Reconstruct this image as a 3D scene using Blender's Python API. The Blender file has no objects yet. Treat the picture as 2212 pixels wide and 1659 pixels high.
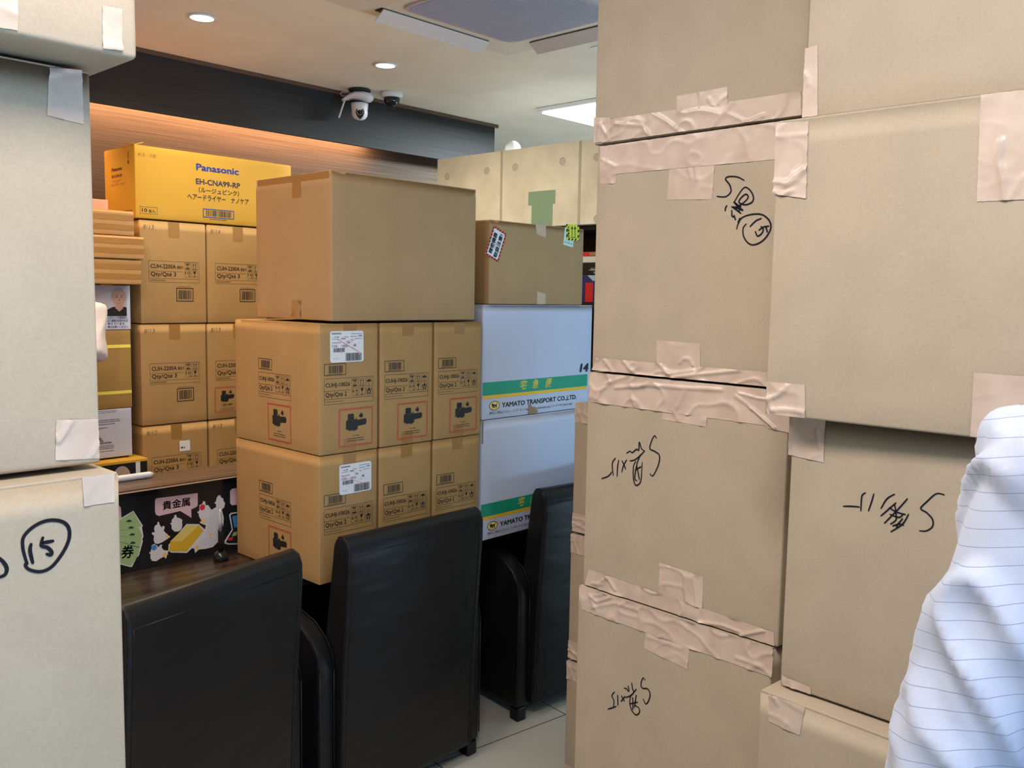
import bpy, bmesh, math, random
from mathutils import Vector, Matrix, noise
random.seed(7)
SC = bpy.context.scene
COL = SC.collection
PI = math.pi

# ------------------------------------------------------------------ camera
IW, IH = 2212, 1659
YAW, PITCH, ROLL, FPX = 0.81881, 0.098486, 0.017689, 1935.282
CAM = Vector((0, 0, 1.6))
_f = Vector((math.sin(YAW)*math.cos(PITCH), math.cos(YAW)*math.cos(PITCH), -math.sin(PITCH)))
_r = Vector((math.cos(YAW), -math.sin(YAW), 0)); _u = _r.cross(_f)
_c, _s = math.cos(ROLL), math.sin(ROLL)
RGT = _c*_r + _s*_u; UPV = -_s*_r + _c*_u; FWD = _f
cd = bpy.data.cameras.new('camera'); cam = bpy.data.objects.new('camera', cd); COL.objects.link(cam)
cam.matrix_world = Matrix(((RGT.x, UPV.x, -FWD.x, CAM.x), (RGT.y, UPV.y, -FWD.y, CAM.y), (RGT.z, UPV.z, -FWD.z, CAM.z), (0, 0, 0, 1)))
cd.sensor_fit = 'HORIZONTAL'; cd.sensor_width = 36; cd.lens = FPX*36/IW; cd.clip_start = .02
SC.camera = cam
def ray(px, py): return RGT*((px-IW/2)/FPX) - UPV*((py-IH/2)/FPX) + FWD
def hit(px, py, ax, val):                      # where a line of sight meets an axis plane of the room
    d = ray(px, py); i = 'xyz'.index(ax); return CAM + d*((val-CAM[i])/d[i])

# ------------------------------------------------------------------ light and exposure
SC.view_settings.view_transform = 'Standard'; SC.view_settings.look = 'None'
SC.view_settings.exposure = 0.18; SC.view_settings.gamma = 1.0; SC.view_settings.use_curve_mapping = False
wd = bpy.data.worlds.new('world'); SC.world = wd; wd.use_nodes = True
wd.node_tree.nodes['Background'].inputs[0].default_value = (.62, .78, 1, 1)
wd.node_tree.nodes['Background'].inputs[1].default_value = .05
def area(name, loc, rot, sx, sy, power, col, spread=PI, shape='RECTANGLE'):
    l = bpy.data.lights.new(name, 'AREA'); l.shape = shape; l.size = sx
    if shape == 'RECTANGLE': l.size_y = sy
    l.energy = power; l.color = col; l.spread = spread
    o = bpy.data.objects.new(name, l); COL.objects.link(o); o.location = loc; o.rotation_euler = rot
    return o
CEIL = 2.617
# bluish sky light through the shop front behind the photographer, and an unseen upward fill added to brighten the ceiling
area('shop_front_sky', (-.6, -2.3, 1.45), (PI/2, 0, 0), 1.6, 2.3, 22, (.28, .48, 1))
area('shop_front_sky', (3.6, -2.3, 1.45), (PI/2, 0, 0), 2.2, 2.3, 9, (.16, .36, 1))
area('ceiling_fill', (2.5, -2.2, .15), (math.radians(158), 0, 0), 7, 1.0, 225, (.47, .76, 1))
area('cove_strip_light', (1.9, 3.925, 2.42), (0, 0, 0), 2.3, .05, 22, (1, .54, .27))
WARM = (1, .86, .60)
DOWN = [(1.725, 3.235), (2.59, 2.72), (2.61, 3.25), (1.75, 2.755)]
DOWN_NEAR = [(.88, 3.22), (.88, 2.76), (0, 2.76)]
PANELS = [(.35, .35), (.35, 1.75)]
for i, (x, y) in enumerate(DOWN + DOWN_NEAR):
    area('downlight_glow', (x, y, CEIL-.03), (0, 0, 0), .10, .10, 4.3 if i < 4 else 4.8, WARM if i < 4 else (1, .52, .2), math.radians(150), 'DISK')
for x, y in PANELS: area('near_panel_glow', (x, y, CEIL-.05), (0, 0, 0), .40, .62, 27 if y < 1 else 21, (1, .88, .80))
area('panel_light_glow', (3.98, 2.97, CEIL-.05), (0, 0, 0), .40, .62, 150, (.84, .96, 1))

# ------------------------------------------------------------------ helpers
def lin(r, g, b): return tuple(((c/255)/12.92 if c/255 <= .04045 else ((c/255+.055)/1.055)**2.4) for c in (r, g, b))
_M = {}
def nodes(name):
    m = bpy.data.materials.new(name); m.use_nodes = True; nt = m.node_tree
    return m, nt, nt.nodes['Principled BSDF']
def mat(name, col, rough=.6, metal=0, spec=.5, emit=None, es=0, coat=0):
    if name in _M: return _M[name]
    m, nt, b = nodes(name)
    n = nt.nodes.new('ShaderNodeTexNoise'); n.inputs['Scale'].default_value = 60
    tc = nt.nodes.new('ShaderNodeTexCoord'); nt.links.new(tc.outputs['Object'], n.inputs['Vector'])
    mr = nt.nodes.new('ShaderNodeMapRange'); mr.inputs[3].default_value = max(0, rough-.05); mr.inputs[4].default_value = min(1, rough+.05)
    nt.links.new(n.outputs['Fac'], mr.inputs[0]); nt.links.new(mr.outputs[0], b.inputs['Roughness'])
    b.inputs['Base Color'].default_value = (*col, 1); b.inputs['Metallic'].default_value = metal
    b.inputs['Specular IOR Level'].default_value = spec; b.inputs['Coat Weight'].default_value = coat
    if emit: b.inputs['Emission Color'].default_value = (*emit, 1); b.inputs['Emission Strength'].default_value = es
    _M[name] = m; return m
def noisy(name, c1, c2, scale, stretch=(1, 1, 1), rough=.6, bump=.0, bscale=None, detail=4, spec=.5, bdist=.002, lo=.35, hi=.65, coat=0, loc=(0,0,0)):
    if name in _M: return _M[name]
    m, nt, b = nodes(name); N = nt.nodes.new; L = nt.links.new
    tc = N('ShaderNodeTexCoord'); mp = N('ShaderNodeMapping'); mp.inputs['Scale'].default_value = stretch; mp.inputs['Location'].default_value = loc
    L(tc.outputs['Object'], mp.inputs['Vector'])
    n = N('ShaderNodeTexNoise'); n.inputs['Scale'].default_value = scale; n.inputs['Detail'].default_value = detail
    L(mp.outputs[0], n.inputs['Vector'])
    r = N('ShaderNodeValToRGB'); r.color_ramp.elements[0].position = lo; r.color_ramp.elements[1].position = hi
    r.color_ramp.elements[0].color = (*c1, 1); r.color_ramp.elements[1].color = (*c2, 1)
    L(n.outputs['Fac'], r.inputs[0]); L(r.outputs[0], b.inputs['Base Color'])
    b.inputs['Roughness'].default_value = rough; b.inputs['Specular IOR Level'].default_value = spec; b.inputs['Coat Weight'].default_value = coat
    if bump:
        n2 = N('ShaderNodeTexNoise'); n2.inputs['Scale'].default_value = bscale or scale; n2.inputs['Detail'].default_value = 3
        L(mp.outputs[0], n2.inputs['Vector'])
        bp = N('ShaderNodeBump'); bp.inputs['Strength'].default_value = bump; bp.inputs['Distance'].default_value = bdist
        L(n2.outputs['Fac'], bp.inputs['Height']); L(bp.outputs[0], b.inputs['Normal'])
    _M[name] = m; return m
def card(name, rgb, dv=.05):
    """kraft board: speckled fibre, faint vertical fluting"""
    if name in _M: return _M[name]
    c = lin(*rgb); c1 = tuple(x*(1-dv) for x in c); c2 = tuple(min(1, x*(1+dv)) for x in c)
    m, nt, b = nodes(name); N = nt.nodes.new; L = nt.links.new
    tc = N('ShaderNodeTexCoord')
    n = N('ShaderNodeTexNoise'); n.inputs['Scale'].default_value = 260; n.inputs['Detail'].default_value = 6; L(tc.outputs['Object'], n.inputs['Vector'])
    n3 = N('ShaderNodeTexNoise'); n3.inputs['Scale'].default_value = 9; n3.inputs['Detail'].default_value = 3; L(tc.outputs['Object'], n3.inputs['Vector'])
    mx = N('ShaderNodeMath'); mx.operation = 'ADD'; L(n.outputs['Fac'], mx.inputs[0]); L(n3.outputs['Fac'], mx.inputs[1])
    mh = N('ShaderNodeMath'); mh.operation = 'MULTIPLY'; mh.inputs[1].default_value = .5; L(mx.outputs[0], mh.inputs[0])
    r = N('ShaderNodeValToRGB'); r.color_ramp.elements[0].position = .4; r.color_ramp.elements[1].position = .6
    r.color_ramp.elements[0].color = (*c1, 1); r.color_ramp.elements[1].color = (*c2, 1)
    L(mh.outputs[0], r.inputs[0]); L(r.outputs[0], b.inputs['Base Color'])
    mp = N('ShaderNodeMapping'); mp.inputs['Scale'].default_value = (1, 1, .03); L(tc.outputs['Object'], mp.inputs['Vector'])
    n2 = N('ShaderNodeTexNoise'); n2.inputs['Scale'].default_value = 110; n2.inputs['Detail'].default_value = 1; L(mp.outputs[0], n2.inputs['Vector'])
    bp = N('ShaderNodeBump'); bp.inputs['Strength'].default_value = .10; bp.inputs['Distance'].default_value = .0015
    L(n2.outputs['Fac'], bp.inputs['Height']); L(bp.outputs[0], b.inputs['Normal'])
    b.inputs['Roughness'].default_value = .62; b.inputs['Specular IOR Level'].default_value = .28
    _M[name] = m; return m

def mesh_obj(name, bm, m, parent=None, smooth=False, loc=None, rot=None):
    me = bpy.data.meshes.new(name); bm.to_mesh(me); bm.free()
    for x in (m if isinstance(m, (list, tuple)) else [m]): me.materials.append(x)
    if smooth:
        for p in me.polygons: p.use_smooth = True
    o = bpy.data.objects.new(name, me); COL.objects.link(o)
    if parent: o.parent = parent
    if loc: o.location = loc
    if rot: o.rotation_euler = rot
    return o
def tag(o, label, cat, group=None):
    o['label'] = label; o['category'] = cat
    if group: o['group'] = group
    return o
def thing(name, label, cat, loc=(0, 0, 0), rz=0, group=None):
    o = bpy.data.objects.new(name, None); COL.objects.link(o); o.empty_display_size = .05
    o.location = loc; o.rotation_euler = (0, 0, rz); return tag(o, label, cat, group)
def struct(name, bm, m, smooth=False):
    o = mesh_obj(name, bm, m, smooth=smooth); o['kind'] = 'structure'; return o
def dup(root, loc, rz, label, group=None):
    r = root.copy(); COL.objects.link(r); r.location = loc; r.rotation_euler = (0, 0, rz); r['label'] = label
    if group: r['group'] = group
    for ch in list(root.children):
        c = ch.copy(); COL.objects.link(c); c.parent = r
        for g in ch.children:
            d = g.copy(); COL.objects.link(d); d.parent = c
    return r
def bx(x0, x1, y0, y1, z0, z1, bev=0, bm=None, seg=2):
    bm = bm or bmesh.new(); t = bmesh.new()
    bmesh.ops.create_cube(t, size=1, matrix=Matrix.Translation(((x0+x1)/2, (y0+y1)/2, (z0+z1)/2)) @ Matrix.Diagonal((x1-x0, y1-y0, z1-z0, 1)))
    if bev: bmesh.ops.bevel(t, geom=t.edges[:], offset=bev, segments=seg, affect='EDGES', profile=.5)
    merge(bm, t); return bm
def merge(bm, t, mx=None, mi=None):
    vs = [bm.verts.new(mx @ v.co if mx else v.co) for v in t.verts]; t.verts.index_update()
    for f in t.faces:
        try:
            g = bm.faces.new([vs[v.index] for v in f.verts]); g.smooth = f.smooth; g.material_index = f.material_index if mi is None else mi
        except ValueError: pass
    t.free(); return bm
def tube(pts, rads, bm=None, n=14, cap=True, sx=1, flat=None):
    """loft along a path; flat = (axis, factor) squeezes the rings"""
    bm = bm or bmesh.new(); P = [Vector(p) for p in pts]; rings = []
    if not isinstance(rads, (list, tuple)): rads = [rads]*len(P)
    ref = None
    for i, p in enumerate(P):
        t = (P[min(i+1, len(P)-1)] - P[max(i-1, 0)]).normalized()
        if ref is None: ref = Vector((0, 0, 1)) if abs(t.z) < .9 else Vector((1, 0, 0))
        a = (ref - t*ref.dot(t)).normalized(); ref = a; b = t.cross(a)
        r = rads[i]; ra, rb = r if isinstance(r, (list, tuple)) else (r, r)
        rings.append([bm.verts.new(p + a*ra*math.cos(2*PI*k/n) + b*rb*math.sin(2*PI*k/n)) for k in range(n)])
    for r0, r1 in zip(rings, rings[1:]):
        for k in range(n):
            f = bm.faces.new((r0[k], r0[(k+1) % n], r1[(k+1) % n], r1[k])); f.smooth = True
    if cap:
        bm.faces.new(rings[0][::-1]); bm.faces.new(rings[-1])
    return bm
def lathe(prof, bm=None, n=28, mx=None):
    t = bmesh.new(); rings = []
    for r, z in prof: rings.append([t.verts.new((r*math.cos(2*PI*k/n), r*math.sin(2*PI*k/n), z)) for k in range(n)])
    for a, b in zip(rings, rings[1:]):
        for k in range(n):
            f = t.faces.new((a[k], a[(k+1) % n], b[(k+1) % n], b[k])); f.smooth = True
    t.faces.new(rings[0][::-1]); t.faces.new(rings[-1])
    return merge(bm or bmesh.new(), t, mx)
def ellipsoid(c, r, bm=None, u=20, v=14, mx=None):
    t = bmesh.new(); bmesh.ops.create_uvsphere(t, u_segments=u, v_segments=v, radius=1)
    for f in t.faces: f.smooth = True
    return merge(bm or bmesh.new(), t, (mx or Matrix()) @ Matrix.Translation(c) @ Matrix.Diagonal((*r, 1)))
def extrude_x(prof, x0, x1, bev=.01, seg=3):
    """closed (y,z) outline extruded across x and bevelled"""
    bm = bmesh.new(); vs = [bm.verts.new((x0, y, z)) for y, z in prof]; f = bm.faces.new(vs)
    r = bmesh.ops.extrude_face_region(bm, geom=[f])
    bmesh.ops.translate(bm, vec=(x1-x0, 0, 0), verts=[v for v in r['geom'] if isinstance(v, bmesh.types.BMVert)])
    bmesh.ops.recalc_face_normals(bm, faces=bm.faces)
    if bev:
        es = [e for e in bm.edges if len(e.link_faces) == 2 and e.calc_face_angle(0) > math.radians(35)]
        bmesh.ops.bevel(bm, geom=es, offset=bev, segments=seg, affect='EDGES', profile=.5)
    for f in bm.faces: f.smooth = True
    return bm

# ---- lettering as mesh triangles
_T = {}
def glyphs(s, bold=0):
    if (s, bold) in _T: return _T[(s, bold)]
    c = bpy.data.curves.new('lettering', 'FONT'); c.body = s; c.resolution_u = 2; c.offset = bold
    o = bpy.data.objects.new('lettering', c); me = bpy.data.meshes.new_from_object(o)
    V = [(v.co.x, v.co.y) for v in me.vertices]; F = [tuple(p.vertices) for p in me.polygons]
    bpy.data.objects.remove(o); bpy.data.curves.remove(c); bpy.data.meshes.remove(me)
    _T[(s, bold)] = (V, F); return V, F

class Sheet:
    """flat artwork laid on a face: mapping function P(u, v, lift) places it in the object's own space"""
    def __init__(s, P): s.P = P; s.V = []; s.F = []
    def poly(s, pts, m=0, lift=.0006):
        i = len(s.V); s.V += [(u, v, lift) for u, v in pts]; s.F.append((tuple(range(i, i+len(pts))), m)); return s
    def rect(s, u0, v0, u1, v1, m=0, lift=.0006):
        nu = max(1, math.ceil(abs(u1-u0)/.035)); nv = max(1, math.ceil(abs(v1-v0)/.035))
        for i in range(nu):
            for j in range(nv):
                a, b, c, d = u0+(u1-u0)*i/nu, u0+(u1-u0)*(i+1)/nu, v0+(v1-v0)*j/nv, v0+(v1-v0)*(j+1)/nv
                s.poly([(a, c), (b, c), (b, d), (a, d)], m, lift)
        return s
    def rrect(s, u0, v0, u1, v1, r, m=0, lift=.0006, n=5):
        p = []
        for cx, cy, a in ((u1-r, v1-r, 0), (u0+r, v1-r, PI/2), (u0+r, v0+r, PI), (u1-r, v0+r, 1.5*PI)):
            p += [(cx+r*math.cos(a+k*PI/2/n), cy+r*math.sin(a+k*PI/2/n)) for k in range(n+1)]
        return s.poly(p, m, lift)
    def disc(s, u, v, ru, rv=None, m=0, lift=.0006, n=24):
        rv = rv or ru; return s.poly([(u+ru*math.cos(2*PI*k/n), v+rv*math.sin(2*PI*k/n)) for k in range(n)], m, lift)
    def frame(s, u0, v0, u1, v1, t, m=0, lift=.0006):
        s.rect(u0, v0, u1, v0+t, m, lift); s.rect(u0, v1-t, u1, v1, m, lift)
        s.rect(u0, v0+t, u0+t, v1-t, m, lift); return s.rect(u1-t, v0+t, u1, v1-t, m, lift)
    def text(s, t, u, v, h, w=None, m=0, bold=0, rot=0, anchor='l', lift=.0007, shear=0):
        V, F = glyphs(t)
        if not V: return s
        x0 = min(p[0] for p in V); x1 = max(p[0] for p in V)
        ky = h/.7; kx = (w/(x1-x0)) if w else ky
        ox = {'l': x0, 'c': (x0+x1)/2, 'r': x1}[anchor]; c, n = math.cos(rot), math.sin(rot); i = len(s.V)
        for dx, dy in (((0, 0),) if not bold else ((-bold, 0), (bold, 0), (0, bold*.8), (0, -bold*.8))):
            i = len(s.V)
            for x, y in V:
                a, b = (x+dx-ox)*kx + shear*y*ky, (y+dy)*ky; s.V.append((u+a*c-b*n, v+a*n+b*c, lift))
            s.F += [(tuple(i+k for k in f), m) for f in F]
        return s
    def stroke(s, pts, w=.003, m=0, lift=.0007, smooth=True):
        P = [Vector((*p, 0)) for p in pts]
        if smooth and len(P) > 2:
            Q = []
            for i in range(len(P)-1):
                a, b, c, d = P[max(i-1, 0)], P[i], P[i+1], P[min(i+2, len(P)-1)]
                for k in range(6):
                    t = k/6; Q.append(.5*((2*b)+(c-a)*t+(2*a-5*b+4*c-d)*t*t+(3*b-a-3*c+d)*t**3))
            P = Q + [P[-1]]
        n = len(P); L = []
        for i, p in enumerate(P):
            t = (P[min(i+1, n-1)]-P[max(i-1, 0)]);
            if t.length < 1e-9: t = Vector((1, 0, 0))
            t.normalize(); q = Vector((-t.y, t.x, 0))*w/2*(.72+.28*math.sin(PI*(i+1)/(n+1)))
            L.append((p+q, p-q))
        for (a, b), (c, d) in zip(L, L[1:]): s.poly([a[:2], c[:2], d[:2], b[:2]], m, lift)
        return s.disc(P[0].x, P[0].y, w*.4, m=m, lift=lift, n=8).disc(P[-1].x, P[-1].y, w*.36, m=m, lift=lift, n=8)
    def bars(s, u0, v0, u1, v1, m=0, seed=1, lift=.0006):
        rd = random.Random(seed); u = u0; k = (u1-u0)/60
        while u < u1:
            w = rd.choice((1, 1, 2, 3))*k
            s.rect(u, v0, min(u+w, u1), v1, m, lift); u += w + rd.choice((1, 1, 2))*k
        return s
    def build(s, name, mats, parent, label=None):
        me = bpy.data.meshes.new(name)
        me.from_pydata([tuple(s.P(*v)) for v in s.V], [], [f for f, _ in s.F]); mats = mats if isinstance(mats, list) else [mats]
        for m in mats: me.materials.append(m)
        me.polygons.foreach_set('material_index', [m for _, m in s.F]); me.update()
        o = bpy.data.objects.new(name, me); COL.objects.link(o); o.parent = parent
        if label: o['label'] = label
        return o

# ------------------------------------------------------------------ materials
INK = mat('black_print_ink', (.012, .011, .012), .5)
RED = mat('red_print_ink', (.45, .05, .035), .55)
MARKER = mat('black_marker_ink', (.010, .010, .016), .7, spec=.1)
PENCIL = mat('faded_pencil', lin(125, 98, 62), .7)
WHITEP = mat('white_label_paper', (.66, .68, .72), .5)
TAN_TAPE = mat('tan_paper_tape', lin(150, 112, 62), .32)
BLUE = mat('blue_print_ink', (.012, .045, .33), .5)
PINK_TAPE = noisy('pinkish_cloth_tape', lin(182, 162, 148), lin(194, 175, 161), 30, rough=.33, bump=.12, bscale=260, spec=.5, bdist=.0006)
KRAFT = card('kraft_board', (163, 130, 84))
KRAFT_DIM = card('brown_kraft_board', (161, 131, 93))
MOVING = card('pale_moving_box_board', (165, 151, 132))
YBOARD = card('yellow_board', (188, 146, 50), .03)
OBOARD = card('thin_kraft_board', (170, 131, 83))
WBOARD = card('white_board', (189, 197, 220), .015)
def leather():
    m, nt, b = nodes('black_leather'); N = nt.nodes.new; L = nt.links.new
    tc = N('ShaderNodeTexCoord'); b.inputs['Base Color'].default_value = (.0075, .0075, .0085, 1); b.inputs['Roughness'].default_value = .38; b.inputs['Specular IOR Level'].default_value = .28
    n = N('ShaderNodeTexNoise'); n.inputs['Scale'].default_value = 420; L(tc.outputs['Object'], n.inputs['Vector'])
    mp = N('ShaderNodeMapping'); mp.inputs['Scale'].default_value = (1, 1, 2.6); mp.inputs['Rotation'].default_value = (0, .5, 0); L(tc.outputs['Object'], mp.inputs['Vector'])
    w = N('ShaderNodeTexNoise'); w.inputs['Scale'].default_value = 3.6; w.inputs['Detail'].default_value = 2; L(mp.outputs[0], w.inputs['Vector'])
    b1 = N('ShaderNodeBump'); b1.inputs['Strength'].default_value = .8; b1.inputs['Distance'].default_value = .009; L(w.outputs['Fac'], b1.inputs['Height'])
    b2 = N('ShaderNodeBump'); b2.inputs['Strength'].default_value = .35; b2.inputs['Distance'].default_value = .0004; L(n.outputs['Fac'], b2.inputs['Height'])
    L(b1.outputs[0], b2.inputs['Normal']); L(b2.outputs[0], b.inputs['Normal']); return m
LEATHER = leather()
WOODDARK = noisy('dark_brushed_wood', (.022, .022, .023), (.042, .042, .042), 60, (.03, 1, 5), .62, bump=.08, spec=.2, detail=6, lo=.3, hi=.7)
WOODBACK = noisy('lit_back_wall_wood', (.050, .038, .031), (.120, .088, .066), 60, (.03, 1, 5), .7, detail=6, spec=.12, lo=.3, hi=.7)
TABLEW = noisy('espresso_table_wood', (.016, .010, .007), (.055, .034, .022), 24, (.07, 1.6, 1), .28, detail=6, spec=.5)
SHELFW = noisy('brown_counter_wood', (.06, .038, .026), (.12, .078, .055), 30, (.06, 2, 1), .3, detail=6, spec=.5)
BLACKM = mat('matte_black', (.010, .010, .011), .5)
BLACKG = mat('gloss_black', (.012, .012, .014), .16)
CHROME = mat('brushed_metal', (.45, .46, .50), .28, 1)
WHITEPL = mat('white_plastic', (.80, .80, .82), .32)
OFFW = mat('cream_plastic', (.72, .67, .58), .45)
SKIN = noisy('skin', lin(206, 158, 128), lin(220, 174, 146), 12, rough=.5)
HAIR = noisy('black_hair', (.012, .010, .009), (.03, .026, .022), 60, (1, 1, .15), rough=.75, bump=1.0, bscale=110, spec=.2, bdist=.004)

# ------------------------------------------------------------------ boxes
class Box:
    """closed carton, origin at the middle of its underside"""
    def __init__(s, label, loc, dim, m, yaw=0, group=None, bulge=.002, r=.004, name='cardboard_box', cat='box', flaps=True, tilt=None):
        s.dim = dim; s.b = bulge; s.loc = Vector(loc); s.yaw = yaw; w, d, h = dim
        s.root = thing(name, label, cat, loc, yaw, group)
        bm = bmesh.new(); nx = 12
        def seq(L, k=12): return [-L/2, -L/2+r*.45, -L/2+r] + [-L/2+r+(L-2*r)*i/k for i in range(1, k)] + [L/2-r, L/2-r*.45, L/2]
        X, Y, Z = seq(w), seq(d), seq(h); cache = {}
        rd = random.Random(hash(label) % 9973 if False else sum(map(ord, label)))
        def V(x, y, z):
            k = (round(x, 6), round(y, 6), round(z, 6))
            if k in cache: return cache[k]
            p = Vector((x, y, z)); q = Vector((max(-w/2+r, min(w/2-r, x)), max(-d/2+r, min(d/2-r, y)), max(-h/2+r, min(h/2-r, z))))
            n = (p-q).normalized(); p = q + n*r
            bb = s.b*math.sin(PI*(z/h+.5))
            p.x += n.x*bb*math.cos(PI*y/d); p.y += n.y*bb*math.cos(PI*x/w); p.z += h/2
            if n.z > .3: p.z -= .0045*(1 if flaps else 0)
            cache[k] = bm.verts.new(p); return cache[k]
        def grid(A, B, fn):
            for a0, a1 in zip(A, A[1:]):
                for b0, b1 in zip(B, B[1:]):
                    try: bm.faces.new((fn(a0, b0), fn(a1, b0), fn(a1, b1), fn(a0, b1))).smooth = True
                    except ValueError: pass
        grid(X, Z, lambda a, b: V(a, -d/2, b)); grid(X, Z, lambda a, b: V(-a, d/2, b))
        grid(Y, Z, lambda a, b: V(w/2, a, b)); grid(Y, Z, lambda a, b: V(-w/2, -a, b))
        grid(X, Y, lambda a, b: V(a, b, h/2)); grid(X, Y, lambda a, b: V(a, -b, -h/2))
        s.body = mesh_obj('body', bm, m, s.root)
        if flaps:
            long_x = w >= d
            for k in (-1, 1):
                if long_x: f = bx(-w/2+.0015, w/2-.0015, min(k*.0008, k*(d/2-.0015)), max(k*.0008, k*(d/2-.0015)), h-.0055, h-.001, .0012)
                else: f = bx(min(k*.0008, k*(w/2-.0015)), max(k*.0008, k*(w/2-.0015)), -d/2+.0015, d/2-.0015, h-.0055, h-.001, .0012)
                mesh_obj('top_flap', f, m, s.root)
    def P(s, face):
        w, d, h = s.dim
        if face == 'front': return lambda u, v, l: (u, -d/2-l-s.b*math.sin(PI*min(1, max(0, v/h)))*math.cos(PI*u/w), v)
        return lambda u, v, l: (-w/2-l-s.b*math.sin(PI*min(1, max(0, v/h)))*math.cos(PI*u/d), -u, v)
    def sheet(s, face='front'): return Sheet(s.P(face))
    def px(s, face, x, y):
        """pixel of the photograph -> (u, v) on that face"""
        w, d, h = s.dim; R = Matrix.Rotation(s.yaw, 3, 'Z')
        n = R @ (Vector((0, -1, 0)) if face == 'front' else Vector((-1, 0, 0))); p0 = s.loc + n*((d if face == 'front' else w)/2)
        D = ray(x, y); t = (p0-CAM).dot(n)/D.dot(n); q = R.transposed() @ (CAM+D*t-s.loc)
        return (q.x, q.z) if face == 'front' else (-q.y, q.z)
    def tape(s, face, quad, m=None, folds=(), wr=.0006, lift=.0009, name='tape', cell=.0032, seed=0, px=True):
        """tape strip from four corners (TL,TR,BR,BL), creased along the given folds"""
        q = [Vector((*(s.px(face, *p) if px else p), 0)) for p in quad]
        for p in q: p.y = max(.0012, min(s.dim[2]-.0012, p.y))
        fl = []
        for f in folds:
            amp = f[0]; pts = [Vector((*(s.px(face, *p) if px else p), 0)) for p in f[1:]]; fl.append((amp, pts))
        nu = max(2, min(170, int((q[1]-q[0]).length/cell))); nv = max(2, min(60, int((q[3]-q[0]).length/cell)))
        Pf = s.P(face); bm = bmesh.new(); G = []
        for j in range(nv+1):
            row = []
            for i in range(nu+1):
                a, b = i/nu, j/nv
                jag = .0012*noise.noise(Vector((a*40+seed, b*60, seed)))
                p = (q[0]*(1-a)+q[1]*a)*(1-b) + (q[3]*(1-a)+q[2]*a)*b
                if i in (0, nu): p.x += jag
                if j in (0, nv): p.y += jag*.6
                p.y = max(.001, min(s.dim[2]-.001, p.y)); z = lift
                nn = 1-abs(noise.noise(Vector((p.x*16+seed*3, p.y*26+seed, seed*1.7)))*2.4); z += wr*max(0, nn)**5*3.2
                for amp, pts in fl:
                    best = 9
                    for c, d in zip(pts, pts[1:]):
                        e = d-c; t = max(0, min(1, (p-c).dot(e)/max(e.length_squared, 1e-12))); best = min(best, (p-c-e*t).length)
                    z += amp*math.exp(-(best/.0030)**2)
                row.append(bm.verts.new(Pf(p.x, p.y, z)))
            G.append(row)
        for j in range(nv):
            for i in range(nu):
                bm.faces.new((G[j+1][i], G[j+1][i+1], G[j][i+1], G[j][i])).smooth = True
        return mesh_obj(name, bm, m or PINK_TAPE, s.root)
    def ink(s, face, strokes, ox, oy, sc, w=.0045, m=None, name='marker_writing', label=None):
        sh = s.sheet(face)
        for st in strokes:
            p = [s.px(face, ox+a/sc, oy+b/sc) for a, b in st]; sh.stroke(p, w, lift=.0008)
        return sh.build(name, m or MARKER, s.root, label)
# ------------------------------------------------------------------ room shell
def plane_grid_material():
    m, nt, b = nodes('grey_stone_tile'); N = nt.nodes.new; L = nt.links.new
    tc = N('ShaderNodeTexCoord'); mp = N('ShaderNodeMapping'); mp.vector_type = 'TEXTURE'
    mp.inputs['Location'].default_value = (2.57, 2.09, 0); mp.inputs['Rotation'].default_value = (0, 0, math.radians(-7.6))
    L(tc.outputs['Object'], mp.inputs['Vector'])
    br = N('ShaderNodeTexBrick'); br.offset = 0; br.inputs['Scale'].default_value = 1; br.inputs['Brick Width'].default_value = .6
    br.inputs['Row Height'].default_value = .6; br.inputs['Mortar Size'].default_value = .0022; br.inputs['Mortar Smooth'].default_value = .1
    br.inputs['Color1'].default_value = (*lin(200, 196, 184), 1); br.inputs['Color2'].default_value = (*lin(194, 191, 180), 1)
    br.inputs['Mortar'].default_value = (.02, .02, .02, 1); L(mp.outputs[0], br.inputs['Vector'])
    n = N('ShaderNodeTexNoise'); n.inputs['Scale'].default_value = 4; n.inputs['Detail'].default_value = 8; L(tc.outputs['Object'], n.inputs['Vector'])
    mr = N('ShaderNodeMapRange'); mr.inputs[3].default_value = .85; mr.inputs[4].default_value = 1.1; L(n.outputs['Fac'], mr.inputs[0])
    mx = N('ShaderNodeVectorMath'); mx.operation = 'SCALE'; L(br.outputs['Color'], mx.inputs[0]); L(mr.outputs[0], mx.inputs['Scale'])
    L(mx.outputs[0], b.inputs['Base Color']); b.inputs['Roughness'].default_value = .45
    return m
struct('floor', bx(-2.4, 6.6, -2.6, 5.2, -.1, 0), plane_grid_material())
CEILM = noisy('cream_ceiling_paint', lin(238, 228, 212), lin(243, 234, 219), 5, rough=.85, bump=.05, bscale=300, spec=.2)
struct('ceiling', bx(-2.4, 6.6, -2.6, 5.2, CEIL, CEIL+.1), CEILM)
struct('wall_back', bx(-2.4, 4.0, 3.985, 4.08, 0, CEIL-.001), WOODBACK)
struct('wall_far', bx(4.0, 6.6, 4.62, 4.75, 0, CEIL-.001), mat('navy_wall_paint', lin(38, 40, 50), .7))
struct('wall_return', bx(3.93, 3.999, 4.081, 4.619, 0, CEIL-.001), WOODDARK)
struct('wall_left', bx(-2.5, -2.4, -2.6, 3.984, 0, CEIL-.001), mat('grey_wall_paint', lin(190, 185, 175), .8))
struct('wall_right', bx(6.6, 6.7, -2.6, 4.74, 0, CEIL-.001), mat('grey_wall_paint', lin(190, 185, 175), .8))
struct('trim_1', bx(-2.4, 3.925, 3.85, 3.872, 2.361, CEIL-.001), WOODDARK)
struct('trim_2', bx(3.903, 3.925, 3.873, 3.984, 2.361, CEIL-.001), WOODDARK)
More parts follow.
